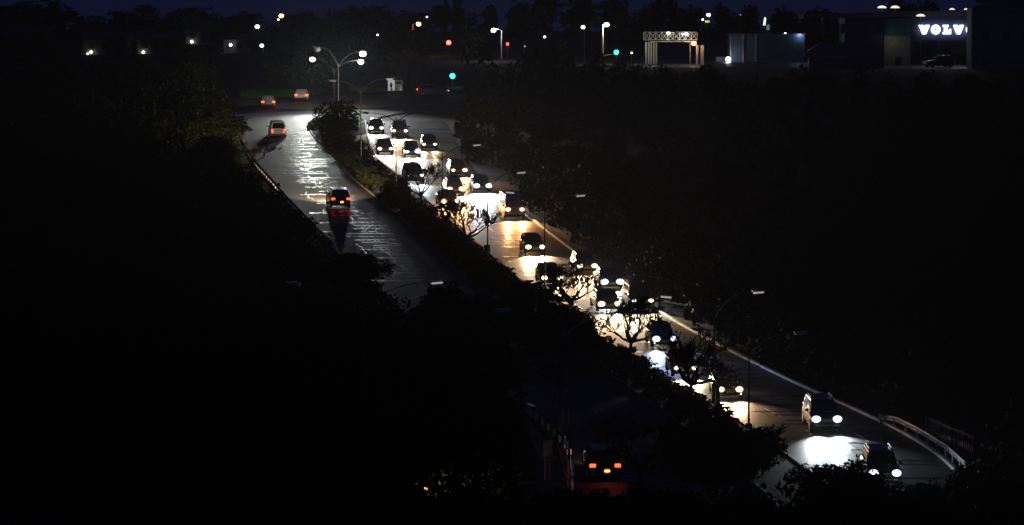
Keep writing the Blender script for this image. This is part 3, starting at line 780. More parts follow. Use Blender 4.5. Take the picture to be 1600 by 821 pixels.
# two posters on a shelter at the junction
def shelter():
    Y = ground(617, 148).y; g = Vector(((617 - 800) / F * Y, Y, land(Y))); s = Y / F
    t = empty('poster_stand', g); tag(t, 'roadside stand with a white poster and a dark poster under a teal header', 'billboard')
    def at(px, py): return (px - 617) * s, depth(px, py, Y).z - g.z
    bm = bmesh.new()
    for px in (605.5, 617.3, 630): x, z = at(px, 124); bx(bm, (x, .05, z / 2), (.1, .12, z), bevel=.01)
    mesh_obj('posts', bm, M['pole'], t)
    for a, b, m in ((606.5, 616.8, 'poster_white'), (618, 629, 'poster_dark')):
        x0, z0 = at(a, 142); x1, z1 = at(b, 125.5)
        bm = bmesh.new(); bx(bm, ((x0 + x1) / 2, 0, (z0 + z1) / 2), (x1 - x0, .06, z1 - z0)); p = mesh_obj('poster', bm, G((.85, .9, .9), .28) if m == 'poster_white' else G((.5, .42, .36), .05), t)  # faint glow added to both posters so that they show
        def patch(nm, poly, mm, k):
            bm = bmesh.new(); prism(bm, [(x0 + (x1 - x0) * u, z0 + (z1 - z0) * v) for u, v in poly], None, -.006, lambda u, v, w: (u, -.031 + w * k, v)); mesh_obj(nm, bm, M[mm], p)
        if m == 'poster_white':
            patch('figure_print', [(.3, .32), (.6, .32), (.72, .55), (.6, .66), (.55, .8), (.38, .8), (.34, .66), (.22, .55)], 'poster_dark', 1)
            patch('figure_print', [(.3, .02), (.75, .02), (.62, .31), (.38, .31)], 'poster_white', 2)
        else:
            patch('banner_print', [(.15, .62), (.85, .62), (.85, .9), (.15, .9)], 'sign_back', 1)
            patch('figure_print', [(.5, .02), (.98, .02), (.9, .3), (.7, .42), (.55, .28)], 'poster_green_glow', 1)
    x0, z0 = at(611, 124); x1, z1 = at(631, 119.5)
    bm = bmesh.new(); bx(bm, ((x0 + x1) / 2, 0, (z0 + z1) / 2), (x1 - x0, .1, z1 - z0), bevel=.02); mesh_obj('header_board', bm, M['header_teal'], t)
shelter()

# ------------------------------------------------------------------ signs, guardrails, fence
def triangle_sign():
    g = ground(400, 252); s = g.y / F; t = empty('warning_sign', g); tag(t, 'dark red triangular road sign on a post at the left kerb', 'road sign')
    zc = depth(400, 233, g.y).z - g.z; w = 8.5 * s
    bm = bmesh.new(); tube(bm, [(0, .06, 0), (0, .06, zc + .3)], .04, 8); mesh_obj('post', bm, M['pole'], t)
    def tri(k, y0, th):
        bm = bmesh.new(); prism(bm, [(-w * k, -w * .75 * k), (w * k, -w * .75 * k), (0, w * .95 * k)], None, th, lambda u, v, q: (u, y0 - q, zc + v)); return bm
    mesh_obj('sign_plate', tri(1, .02, .03), M['red_face'], t)
    mesh_obj('sign_face', tri(.55, -.01, .008), M['trim'], t)
triangle_sign()
def board_sign():
    g = ground(856, 752); s = g.y / F; t = empty('sign_board', g); tag(t, 'dark square sign board on two legs beside the slip road', 'sign')
    z0, z1 = depth(856, 714, g.y).z - g.z, depth(856, 687, g.y).z - g.z
    for dx in (-4, 3): bm = bmesh.new(); tube(bm, [(dx * s, .05, 0), (dx * s, .05, z1)], .04, 6); mesh_obj('leg', bm, M['pole'], t)
    bm = bmesh.new(); bx(bm, (0, 0, (z0 + z1) / 2), (15 * s, .04, z1 - z0), bevel=.008); mesh_obj('board', bm, M['sign_back'], t)
board_sign()
for px, py, w, h, lb in ((761, 412, 10, 30, 'dark cabinet at the foot of the lamp by the bare spreading tree'), (1118, 632, 13, 34, 'dark cabinet at the foot of the lamp beside twin stacked lights')):
    g = ground(px, py); s = g.y / F; t = empty('cabinet', g + Vector((0, -.25, 0))); tag(t, lb, 'cabinet', 'roadside cabinets')
    bm = bmesh.new(); bx(bm, (0, 0, h * s / 2), (w * s, .35, h * s), bevel=.03); mesh_obj('body', bm, M['sign_back'], t)
    bm = bmesh.new(); bx(bm, (0, -.185, h * s / 2), (w * s * .8, .02, h * s * .85), bevel=.005); mesh_obj('door', bm, M['sign_back'], t)

def guardrail(pts, label, step, h=.72, back=1):
    w = [ground(x, y) for x, y in pts]
    o0 = w[0]; t = empty('guardrail', o0); tag(t, label, 'guardrail', 'steel guardrails')
    # even samples along the line
    P = [w[0]]; 
    for a, b in zip(w, w[1:]):
        n = max(1, int((b - a).length / .5))
        for k in range(1, n + 1): P.append(a.lerp(b, k / n))
    def nrm(i):
        d = P[min(i + 1, len(P) - 1)] - P[max(i - 1, 0)]; d.z = 0; d.normalize(); return Vector((d.y, -d.x, 0))
    prof = [(0, .16), (.05, .12), (.05, .06), (0, .01), (0, -.01), (.05, -.06), (.05, -.12), (0, -.16)]
    bm = bmesh.new(); prev = None
    for i, p in enumerate(P):
        nn = nrm(i); hh = h
        if i < 5: hh = h - .25 * (1 - i / 5)
        ring = [bm.verts.new(p - o0 + nn * a * side + Vector((0, 0, hh + b))) for a, b in prof]
        ring2 = [bm.verts.new(p - o0 + nn * (a - .012) * side + Vector((0, 0, hh + b))) for a, b in prof]
        if prev:
            for k in range(7): bm.faces.new((prev[0][k], prev[0][k + 1], ring[k + 1], ring[k])); bm.faces.new((prev[1][k], ring2[k], ring2[k + 1], prev[1][k + 1]))
        prev = (ring, ring2)
    mesh_obj('rail', bm, M['steel'], t)
    acc = 0
    for i in range(1, len(P)):
        acc += (P[i] - P[i - 1]).length
        if acc >= step or i == 1:
            acc = 0; bm = bmesh.new(); q = P[i] - o0 - nrm(i) * .09 * side * back
            bx(bm, (q.x, q.y, q.z + h * .52), (.12, .14, h * 1.04), bevel=.01); mesh_obj('post', bm, M['steel'], t)
side = -1
guardrail([(1372, 660), (1405, 674), (1440, 692), (1478, 716), (1506, 742), (1530, 780)], 'white lit guardrail along the right edge of the inbound road', 1.9, h=.62)
side = 1
guardrail([(824, 646), (848, 668), (868, 688), (880, 702), (889, 722), (893, 745), (893, 775)], 'curved guardrail glinting between the slip road and the outbound road', 1.9)
side = 1
guardrail([(381, 233), (388, 246), (400, 264), (425, 292), (450, 321), (475, 347), (500, 374), (522, 395)], 'dark guardrail along the left edge of the outbound road below the triangle sign', 2.4, h=.6)
side = -1
def fence():
    a, b = ground(1447, 676), ground(1520, 708); t = empty('paling_fence', a); tag(t, 'short pale paling fence above the right guardrail', 'fence')
    d = b - a; n = 24; ang = math.atan2(d.y, d.x); hgt = 26 * a.y / F
    for k in range(n):
        if k == 13: continue
        bm = bmesh.new(); q = d * (k / (n - 1)); bx(bm, (q.x, q.y, q.z + hgt / 2), (.1 if k % 6 else .16, .04, hgt * (1 if k % 6 else 1.08)), rz=ang); mesh_obj('paling', bm, M['concrete'], t)
    bm = bmesh.new()
    for z in (.25, .92):
        tube(bm, [Vector((0, .05, hgt * z)), d + Vector((0, .05, hgt * z))], .03, 4)
    mesh_obj('rails', bm, M['concrete'], t)
fence()

# ------------------------------------------------------------------ buildings at the right: gateway, warehouse, dealership
def dims(Y): return Y / F
def gateway():
    Y = 575; s = Y / F; g = Vector(((1048 - 800) * s, Y, land(Y))); t = empty('truss_gateway', g)
    tag(t, 'lit gateway with a white truss beam on pale columns', 'gateway')
    def X(px): return (px - 1048) * s
    def Z(py): return depth(1048, py, Y).z - g.z
    for i, px in enumerate((1009, 1013.5, 1017.5, 1022, 1026)):
        bm = bmesh.new(); bx(bm, (X(px), i * .5, Z(66) / 2), (.24, .24, Z(66)), bevel=.02); mesh_obj('column', bm, M['cream'], t)
    for px, w in ((1078, .12), (1089, .34), (1097, .5)):
        bm = bmesh.new(); zt = Z(66 if px < 1085 else 71); bx(bm, (X(px), .4, zt / 2), (w, .3, zt), bevel=.02); mesh_obj('column', bm, M['cream'], t)
    for yy in (0.0, 1.6):
        bm = bmesh.new()
        for py in (50.5, 62.5): tube(bm, [(X(1006), yy, Z(py)), (X(1089), yy, Z(py) )], .055, 6)
        n = 9
        for k in range(n):
            xa, xb = X(1006 + 83 * k / n), X(1006 + 83 * (k + 1) / n)
            tube(bm, [(xa, yy, Z(50.5)), (xa, yy, Z(62.5))], .035, 5); tube(bm, [(xa, yy, Z(62.5)), (xb, yy, Z(50.5))], .03, 5); tube(bm, [(xa, yy, Z(50.5)), (xb, yy, Z(62.5))], .03, 5)
        tube(bm, [(X(1089), yy, Z(50.5)), (X(1089), yy, Z(62.5))], .035, 5)
        mesh_obj('truss', bm, M['cream'], t)
    bm = bmesh.new(); bx(bm, (X(1052), .8, Z(65.3)), (X(1088) - X(1016), 1.9, .14), bevel=.02); mesh_obj('fascia', bm, M['cream'], t)
    for px, py in ((1044, 52.5), (1065.5, 53.5), (1072, 53.8)):
        bm = bmesh.new(); ball(bm, (X(px), -.25, Z(py)), (.26 if px != 1065.5 else .13, .18, .2 if px != 1065.5 else .1)); mesh_obj('floodlight', bm, G((1, .93, .8), 7), t, smooth=40)
        lamp_light('POINT', (1, .95, .85), 18, (X(px), -.75, Z(py) - .3), .15, t)
    lamp_light('POINT', (1, .93, .78), 45, (X(1016), -2.2, Z(72)), .2, t)
    bm = bmesh.new(); ball(bm, (X(1083.5), -.3, Z(68.2)), (.36, .3, .32)); mesh_obj('floodlight', bm, G((1, .3, .1), 7), t, smooth=40)
    lamp_light('POINT', (1, .7, .4), 60, (X(1086), -1.2, Z(70)), .2, t)
gateway()
def warehouse():
    Y = 585; s = Y / F; g = Vector(((1200 - 800) * s, Y, land(Y))); t = empty('warehouse', g)
    tag(t, 'low blue-grey clad warehouse with its right end floodlit', 'warehouse')
    def X(px): return (px - 1200) * s
    def Z(py): return depth(1200, py, Y).z - g.z
    z1 = Z(54); x0, x1 = X(1140), X(1257)
    bm = bmesh.new(); bx(bm, ((x0 + x1) / 2, 4, (z1 + .0) / 2), (x1 - x0 - .1, 7.8, z1 - .05)); mesh_obj('wall', bm, M['cladding'], t)
    pans = [1140, 1160, 1180.5, 1200, 1220, 1239, 1257]
    for a, b in zip(pans, pans[1:]):
        bm = bmesh.new(); xa, xb = X(a) + .04, X(b) - .04
        bx(bm, ((xa + xb) / 2, .05, z1 / 2), (xb - xa, .06, z1 - .12))
        if a == 1239:
            for k in range(11): bx(bm, ((xa + xb) / 2, .0, .3 + k * (z1 - .5) / 10.5), (xb - xa - .02, .05, .16))
        else:
            for k in range(6): bx(bm, (xa + (xb - xa) * (k + .5) / 6, .0, z1 / 2), (.14, .05, z1 - .2))
        mesh_obj('panel', bm, M['cladding'], t)
    for a in (1141, 1160.5, 1180.5):
        bm = bmesh.new(); bx(bm, (X(a), -.12, z1 / 2), (.26, .22, z1 + .1), bevel=.02); mesh_obj('pilaster', bm, M['wall_grey'], t)
    bm = bmesh.new(); bx(bm, ((x0 + x1) / 2, 4, z1 + .05), (x1 - x0 + .3, 8.4, .1)); r = mesh_obj('roof', bm, M['roof'], t)
    # lamp at the bright end, and the strong white flood low at the left
    bm = bmesh.new(); ball(bm, (X(1226), -.3, z1 + .18), (.16, .14, .09)); mesh_obj('wall_lamp', bm, G((.9, .95, 1), 3), t, smooth=40)
    lamp_light('POINT', (.5, .66, 1), 36, (X(1249), -.55, z1 - .1), .15, t)
    bm = bmesh.new(); tube(bm, [(X(1136.5), -1.2, 0), (X(1136.5), -1.2, Z(93))], .05, 6); mesh_obj('flood_post', bm, M['pole'], t)
    bm = bmesh.new(); ball(bm, (X(1136.5), -1.4, Z(93)), (.38, .26, .36)); mesh_obj('floodlight', bm, G((.82, .88, 1), 12), t, smooth=40)
    lamp_light('POINT', (.8, .88, 1), 26, (X(1134), -1.9, Z(93)), .2, t)
    bm = bmesh.new(); bx(bm, (X(1128), .9, Z(89) / 2), (X(1138) - X(1119), .3, Z(89)), bevel=.02); mesh_obj('boundary_wall', bm, M['wall_pale'], t)
    bm = bmesh.new(); bx(bm, (X(1200.5), 2, (Z(38) + Z(48)) / 2 ), (.62, .5, Z(38) - Z(48))); mesh_obj('roof_unit', bm, M['cladding'], t)
    bm = bmesh.new(); bx(bm, (X(1200.5), 1.74, (Z(39) + Z(47)) / 2), (.5, .03, (Z(39) - Z(47)))); mesh_obj('window', bm, G((.25, .33, .5), .25), t)
    bm = bmesh.new(); bx(bm, (X(1200.5), 2.4, (z1 + Z(48)) / 2), (.9, 1.2, Z(48) - z1)); mesh_obj('roof_stack', bm, M['roof'], t)
warehouse()
def pylon():
    Y = 600; s = Y / F; g = Vector(((1193.5 - 800) * s, Y, land(Y))); t = empty('sign_pylon', g); tag(t, 'narrow lit pylon standing above the warehouse roof', 'pylon')
    za, zb = depth(1194, 27, Y).z - g.z, depth(1194, 40, Y).z - g.z
    bm = bmesh.new(); tube(bm, [(-.1, 0, 0), (-.1, 0, zb)], .07, 8); mesh_obj('pole', bm, M['pole'], t)
    bm = bmesh.new()
    prism(bm, [(-.2, zb), (.14, zb), (.26, za - .3), (.2, za - .08), (.08, za), (-.06, za - .3)], None, .16, lambda u, v, w: (u, -w, v)); mesh_obj('lit_blade', bm, G((.72, .95, .92), 1.1), t)
pylon()
def lean_to():
    Y = 560; s = Y / F; g = Vector(((1320 - 800) * s, Y, land(Y))); t = empty('low_shed', g); tag(t, 'dark low shed with a sloping sheet roof between the warehouse and the sign', 'shed')
    def X(px): return (px - 1320) * s
    def Z(py): return depth(1320, py, Y).z - g.z
    bm = bmesh.new(); bx(bm, (X(1322), 1.5, Z(90) / 2), (X(1380) - X(1264), 2.8, Z(90))); mesh_obj('wall', bm, M['cladding_dark'], t)
    bm = bmesh.new(); prism(bm, [(X(1255), Z(88)), (X(1380), Z(88)), (X(1370), Z(68)), (X(1285), Z(66)), (X(1262), Z(80))], None, 3.2, lambda u, v, w: (u, w - .1, v)); mesh_obj('roof', bm, M['roof'], t)
    for k in range(3): bm = bmesh.new(); bx(bm, (X(1285 + k * 30), .06, Z(98)), (1.2, .06, .8)); mesh_obj('window', bm, M['window_dark'], t)
lean_to()
def dealership():
    Y = 572; s = Y / F; g = Vector(((1440 - 800) * s, Y, land(Y))); t = empty('dealership', g)
    tag(t, 'dark dealership building with teal cladding and a grey block wall under the white letters', 'building')
    def X(px): return (px - 1440) * s
    def Z(py): return depth(1440, py, Y).z - g.z
    bm = bmesh.new(); bx(bm, (X(1400), 5, Z(28) / 2), (X(1424) - X(1262), 9.6, Z(28))); mesh_obj('wall', bm, M['cladding_dark'], t)
    bm = bmesh.new(); bx(bm, (X(1475), 5.0, Z(24) / 2), (X(1540) - X(1424.5), 9.7, Z(24))); mesh_obj('wall', bm, M['cladding_dark'], t)
    bm = bmesh.new(); prism(bm, [(X(1255), Z(29)), (X(1530), Z(24)), (X(1530), Z(16)), (X(1420), Z(18)), (X(1255), Z(23))], None, 10.2, lambda u, v, w: (u, w + .1, v)); mesh_obj('roof', bm, M['roof'], t)
    xa = X(1382)
    for k in range(9):
        bm = bmesh.new(); w = (X(1420) - xa) / 9; bx(bm, (xa + w * (k + .5), .12, (Z(29) + Z(55)) / 2), (w * .8, .14, Z(29) - Z(55))); mesh_obj('panel', bm, M['teal'], t)
    bm = bmesh.new(); bx(bm, (X(1401), .1, Z(57) / 2), (X(1421) - X(1380), .3, Z(57))); mesh_obj('block_wall', bm, M['wall_grey'], t)
    bm = bmesh.new(); bx(bm, (X(1401), .0, Z(56.5)), (X(1422) - X(1379), .5, .14)); mesh_obj('coping', bm, M['concrete'], t)
    bm = bmesh.new(); bx(bm, (X(1403), -.08, Z(98)), (.9, .06, 1.7)); mesh_obj('door', bm, M['window_dark'], t)
    for px in range(1283, 1375, 18):
        bm = bmesh.new(); bx(bm, (X(px), .17, Z(45)), (1.1, .08, 1.4)); mesh_obj('window', bm, M['window_dark'], t)
    for px in range(1436, 1516, 20):
        bm = bmesh.new(); bx(bm, (X(px), .12, Z(76)), (1.6, .08, 2.2)); mesh_obj('window', bm, M['window_dark'], t)
    lamp_light('POINT', (1, .9, .7), 10, (X(1392), -2.0, Z(62)), .2, t, name='wall_lamp_light')
    # the lit letters: a thing fixed to the wall
    sg = empty('lit_sign', (g.x, Y - .25, g.z)); tag(sg, 'glowing white letters across the dark dealership wall, the last one cut off', 'sign')
    mL = G((.82, .87, 1), 4, True)
    h = Z(39.5) - Z(53.5); zc = (Z(39.5) + Z(53.5)) / 2
    def put(poly_list, cx, hole=None, w=1.0):
        bm = bmesh.new()
        for poly in poly_list: prism(bm, [(X(cx) + u * h * w, zc + v * h) for u, v in poly], None, .14, lambda u, v, q: (u, -q, v))
        return mesh_obj('letter', bm, mL, sg)
    Vp = [(-.58, .5), (-.12, .5), (0.0, .18), (.12, .5), (.58, .5), (.58, .38), (.2, -.5), (-.2, -.5), (-.58, .38)]
    Lp = [(-.42, .5), (.22, .5), (.22, .3), (.08, .26), (.08, -.22), (.22, -.22), (.3, .05), (.48, .05), (.48, -.5), (-.42, -.5), (-.42, -.32), (-.28, -.28), (-.28, .28), (-.42, .32)]
    def ringO(cx):
        bm = bmesh.new(); n = 28; rows = []
        for k in range(n):
            a = 2 * math.pi * k / n; c, s_ = math.cos(a), math.sin(a)
            rows.append([bm.verts.new((X(cx) + c * r_ * h, y_, zc + s_ * r_ * h)) for r_, y_ in ((.52, 0), (.52, -.14), (.13, -.14), (.13, 0))])
        for k in range(n):
            p, q = rows[k], rows[(k + 1) % n]
            for j in range(4): bm.faces.new((p[j], p[(j + 1) % 4], q[(j + 1) % 4], q[j]))
        mesh_obj('letter', bm, mL, sg)
    put([Vp], 1442.5); ringO(1460.5); put([Lp], 1477.5); put([Vp], 1496, w=.96); ringO(1515)
dealership()
# the dark block at the far right that hides the end of the sign
Y = 556; s = Y / F; g = Vector(((1570 - 800) * s, Y, land(Y))); t = empty('dark_building', g); tag(t, 'unlit dark building at the right edge cutting off the last sign letter', 'building')
zt = depth(1570, 22, Y).z - g.z; xa, xb = (1517 - 1570) * s, (1640 - 1570) * s
bm = bmesh.new(); bx(bm, ((xa + xb) / 2, 3, zt / 2), (xb - xa, 6, zt)); mesh_obj('wall', bm, M['wall_grey'], t)
bm = bmesh.new(); prism(bm, [(xa - .0, zt), (xb, zt), (xb, depth(0, -20, Y).z - g.z), (xa + 4.8, depth(0, -2, Y).z - g.z), (xa - .0, zt + .9)], None, 6.2, lambda u, v, w: (u, w - .1, v)); mesh_obj('roof', bm, M['roof'], t)
for k in range(3): bm = bmesh.new(); bx(bm, (xa + 2 + k * 3, -.02, zt * .6), (1.2, .06, 1.2)); mesh_obj('window', bm, M['window_dark'], t)
# domed lamps over the dealership
for px, py, Yd, lb in ((1285, 27, 590, 'pale domed lamp over the left end of the dealership roof'), (1378, 13, 600, 'pale domed lamp, left one of the pair on the skyline'), (1398.5, 13, 600, 'pale domed lamp, right one of the pair on the skyline'),
                       (1438.5, 26, 566, 'pale domed lamp right above the white letters'), (1487.5, 15.5, 600, 'small domed lamp above the fourth letter'), (1510.5, 15.5, 600, 'small domed lamp above the cut-off letter')):
    c = depth(px, py, Yd); s = Yd / F; g = Vector((c.x, Yd, land(Yd))); t = empty('dome_lamp', g); tag(t, lb, 'lamp', 'domed lamps over the dealership')
    H = c.z - g.z; rr = (7.2 if px < 1480 else 4.5) * s
    bm = bmesh.new(); tube(bm, [(0, .1, 0), (0, .1, H + .05)], .06, 6); mesh_obj('pole', bm, M['pole'], t)
    bm = bmesh.new(); ball(bm, (0, 0, H), (rr, rr, rr * .55), 14, 8); bmesh.ops.bisect_plane(bm, geom=bm.verts[:] + bm.edges[:] + bm.faces[:], plane_co=(0, 0, H), plane_no=(0, 0, -1), clear_outer=True)
    bm.faces.new([v for v in sorted({v for e in bm.edges if e.is_boundary for v in e.verts}, key=lambda v: math.atan2(v.co.y, v.co.x))])
    mesh_obj('dome', bm, G((1, .93, .74), .8), t, smooth=40)

# ------------------------------------------------------------------ houses at the left
def house(px, base_py, w, h, rh, Y, label, lit=None, lamp=None):
    s = Y / F; g = Vector(((px - 800) * s, Y, land(Y))); t = empty('house', g); tag(t, label, 'house', 'far houses on the left')
    W, H, RH = w * s, h * s, rh * s
    bm = bmesh.new(); bx(bm, (0, 3, H / 2), (W, 6, H)); mesh_obj('wall', bm, M['wall_pale'], t)
    bm = bmesh.new(); prism(bm, [(-.5, H + .01), (6.5, H + .01), (3, H + RH)], None, W + .8, lambda u, v, q: (q - W / 2 - .4, u, v)); mesh_obj('roof', bm, M['roof_tile'], t)
    for k in range(3):
        bm = bmesh.new(); bx(bm, (-W * .3 + k * W * .3, -.03, H * .55), (.9, .06, .9)); wd = mesh_obj('window', bm, M['window_dark'], t)
    bm = bmesh.new(); bx(bm, (W * .42, -.03, H * .4), (.8, .06, H * .8)); mesh_obj('door', bm, M['window_dark'], t)
    if lit:
        c = depth(lit[0], lit[1], Y) - g; bm = bmesh.new(); bx(bm, (c.x, -.08, c.z), (.34, .08, .8)); mesh_obj('lit_window', bm, G((1, .9, .55), 1.2), t)
    if lamp:
        c = depth(lamp[0], lamp[1], Y) - g; bm = bmesh.new(); ball(bm, (c.x, -.3, c.z), (lamp[2],) * 3); mesh_obj('porch_lamp', bm, G(lamp[3], 6), t, smooth=40)
house(35, 80, 90, 26, 14, 640, 'faint pale-roofed house at the far left edge')
house(165, 90, 70, 24, 12, 625, 'faint house with a narrow lit window and a lamp beside it', (137, 86.5), (142.5, 81.5, .2, (1, .97, .82)))
house(245, 90, 60, 24, 12, 630, 'faint house with one white lamp at its left corner', None, (224, 82, .2, (1, .97, .85)))
house(318, 74, 56, 24, 14, 720, 'faint house with a warm lamp under its gable', None, (300, 65.5, .25, (1, .9, .78)))
house(375, 80, 50, 20, 10, 640, 'faint house with a white lamp below the two lamps on the left', None, (360.5, 70.5, .24, (1, 1, .9)))

# ------------------------------------------------------------------ vehicles
def loft(bm, rings, cap=True):
    vs = [[bm.verts.new(p) for p in r] for r in rings]; n = len(vs[0])
    for a, b in zip(vs, vs[1:]):
        for k in range(n): bm.faces.new((a[k], a[(k + 1) % n], b[(k + 1) % n], b[k]))
    if cap: bm.faces.new(vs[0][::-1]); bm.faces.new(vs[-1])
KIND = {
 # L, W, H, belt, [(y fraction from rear 0..1, belt height factor)] hood, cabin (rear base, rear top, front top, front base)
 'hatchback': dict(L=3.9, W=1.70, H=1.48, belt=.92, hood=.84, cab=(.02, .12, .52, .72), deck=.95),
 'saloon':    dict(L=4.5, W=1.76, H=1.44, belt=.92, hood=.82, cab=(.14, .28, .54, .71), deck=.93),
 'estate_suv': dict(L=4.6, W=1.84, H=1.74, belt=1.08, hood=1.02, cab=(.01, .07, .56, .70), deck=1.08),
 'minibus':   dict(L=4.9, W=1.84, H=2.12, belt=1.15, hood=1.10, cab=(.01, .03, .78, .93), deck=1.15),
}
def build_vehicle(kind):
    """one of each kind, nose to +y, standing on z = 0; parts are children of the Empty"""
    K = KIND[kind]; L, W, H = K['L'], K['W'], K['H']; hw = W / 2; belt = K['belt']
    t = bpy.data.objects.new(kind, None); link(t)
    y = lambda f: (f - .5) * L
    def ring(yy, top, zb, k, tk=.9):
        a = hw * k
        pts = [(-a * .9, zb), (-a * .99, zb + .14), (-a, zb + .34), (-a * .985, top - .1), (-a * tk, top)]
        return [(x, yy, z) for x, z in pts] + [(-x, yy, z) for x, z in reversed(pts)]
    c0, c1, c2, c3 = K['cab']
    bm = bmesh.new()
    loft(bm, [ring(y(0), K['deck'] - .16, .34, .88), ring(y(.02), K['deck'] - .03, .27, .95), ring(y(.08), K['deck'], .22, .99), ring(y(max(.12, c0 + .05)), max(K['deck'], belt), .2, 1), ring(y(.5), belt, .2, 1),
              ring(y(c3), belt - .01, .2, 1), ring(y(min(.97, c3 + .04)), K['hood'] + .02, .2, .995), ring(y(min(.975, c3 + (1 - c3) * .7)), K['hood'] - .05, .21, .97, .82), ring(y(.985), K['hood'] - .16, .24, .92, .8), ring(y(1), K['hood'] - .26, .32, .86, .8)])
    zr = H
    def cring(yy, zz, k):
        return [(-hw * k, yy, zz), (-hw * k * .55, yy, zz + .03), (hw * k * .55, yy, zz + .03), (hw * k, yy, zz)]
    # roof and pillars: a solid shell, glass set proud of it
    B = [(y(c0), belt - .03), (y(c1), zr - .06), (y((c1 + c2) / 2), zr - .03), (y(c2), zr - .07), (y(c3), belt - .03)]
    kk = [.90, .74, .74, .73, .88]
    base = [(-hw * .92, 0), (hw * .92, 0)]
    def sect(yy, zz, k): return [(-hw * .90, yy, belt - .05), (-hw * k, yy, zz), (-hw * k * .5, yy, zz + .035), (hw * k * .5, yy, zz + .035), (hw * k, yy, zz), (hw * .90, yy, belt - .05)]
    loft(bm, [[(p[0], q, p[2]) for p, q in zip(sect(0, z, k), [B[i][0]] * 6)] for i, ((q_, z), k) in enumerate(zip(B, kk))])
    if kind == 'pickup':   # load bed: sunken top
        bx(bm, (0, y(.2), K['deck'] + .05), (W * .98, L * .38, .1)); 
    mesh_obj('body', bm, M['trim'], t, smooth=35)
    def pane(name, q, off):
        n = (Vector(q[1]) - Vector(q[0])).cross(Vector(q[3]) - Vector(q[0])).normalized() * off
        bm = bmesh.new(); cen = sum((Vector(p) for p in q), Vector()) / 4
        a = [bm.verts.new(Vector(p) + n) for p in q]; b = [bm.verts.new(Vector(p) - n * .5) for p in q]
        bm.faces.new(a); bm.faces.new(b[::-1])
        for i in range(4): bm.faces.new((a[i], b[i], b[(i + 1) % 4], a[(i + 1) % 4]))
        mesh_obj(name, bm, M['glass'], t)
    def lerp2(a, b, u): return tuple(p + (q - p) * u for p, q in zip(a, b))
    # windscreen, rear window
    f0, f1 = B[4], B[3]; r0, r1 = B[0], B[1]
    pane('windscreen', [(-hw * .80, f0[0] + (f1[0] - f0[0]) * .1, f0[1] + (f1[1] - f0[1]) * .1), (hw * .80, f0[0] + (f1[0] - f0[0]) * .1, f0[1] + (f1[1] - f0[1]) * .1), (hw * .66, f0[0] + (f1[0] - f0[0]) * .93, f0[1] + (f1[1] - f0[1]) * .93), (-hw * .66, f0[0] + (f1[0] - f0[0]) * .93, f0[1] + (f1[1] - f0[1]) * .93)][::-1], -.02)
    pane('rear_window', [(-hw * .78, r0[0] + (r1[0] - r0[0]) * .12, r0[1] + (r1[1] - r0[1]) * .12), (hw * .78, r0[0] + (r1[0] - r0[0]) * .12, r0[1] + (r1[1] - r0[1]) * .12), (hw * .64, r0[0] + (r1[0] - r0[0]) * .9, r0[1] + (r1[1] - r0[1]) * .9), (-hw * .64, r0[0] + (r1[0] - r0[0]) * .9, r0[1] + (r1[1] - r0[1]) * .9)], -.02)
    # side windows
    splits = {'minibus': (.06, .36, .66, .97), 'pickup': (.08, .95)}.get(kind, (.05, .50, .96))
    for sx in (-1, 1):
        for a, b in zip(splits, splits[1:]):
            def P(u, up):
                yb = (B[0][0] + .06) + (B[4][0] - B[0][0] - .12) * u; yt = (B[1][0] + .05) + (B[3][0] - B[1][0] - .1) * u
                z0, z1 = belt + .03, zr - .14; k0, k1 = .905, .77
                v = 0 if not up else 1
                return (sx * hw * (k0 + (k1 - k0) * v), yb + (yt - yb) * v * .92, z0 + (z1 - z0) * v)
            q = [P(a + .015, 0), P(b - .015, 0), P(b - .015, 1), P(a + .015, 1)]
            pane('side_window', q if sx > 0 else q[::-1], .012)
    # wheels
    wr = .31 if kind in ('hatchback', 'saloon') else .36
    for sx in (-1, 1):
        for f in (.17, .82):
            bm = bmesh.new(); x0 = sx * (hw - .2); x1 = sx * (hw + .015); tube(bm, [(x0, y(f), wr), (x0 + sx * .03, y(f), wr), (x1 - sx * .03, y(f), wr), (x1, y(f), wr)], [wr * .93, wr, wr, wr * .93], 18)
            w = mesh_obj('wheel', bm, M['tyre'], t, smooth=40)
            bm = bmesh.new(); tube(bm, [(x1 - sx * .03, y(f), wr), (x1 + sx * .012, y(f), wr)], [wr * .62, wr * .55], 14); mesh_obj('rim', bm, M['rim'], w)
    # lamps, bumpers, grille, plates, mirrors
    zl = K['hood'] - .2
    for sx in (-1, 1):
        bm = bmesh.new(); ball(bm, (0, 0, 0), (.27, .14, .19), 16, 10); mesh_obj('headlight', bm, M['lens_off'], t, (sx * hw * .68, y(.988), zl), smooth=40)  # lens ball oversize, its outer part standing in for glare
        bm = bmesh.new()
        zt = .93 if kind in ('hatchback', 'saloon') else 1.0
        bx(bm, (sx * hw * .74, y(.008), zt - .12), (.34 if kind != 'minibus' else .2, .1, .2 if kind != 'minibus' else .4), bevel=.03); mesh_obj('tail_light', bm, M['red_face'], t)
        bm = bmesh.new(); bx(bm, (sx * (hw + .08), y(c3 - .03), belt + .06), (.2, .1, .15), bevel=.03); mesh_obj('mirror', bm, M['trim'], t)
    bm = bmesh.new(); bx(bm, (0, y(.995), .4), (W * .8, .16, .18), bevel=.04); mesh_obj('front_bumper', bm, M['trim'], t)
    bm = bmesh.new(); bx(bm, (0, y(.004), .42), (W * .82, .16, .2), bevel=.04); mesh_obj('rear_bumper', bm, M['trim'], t)
    bm = bmesh.new()
    for k in range(3): bx(bm, (0, y(.997), zl - .02 - k * .06), (W * .4, .05, .035))
    mesh_obj('grille', bm, M['rim'], t)
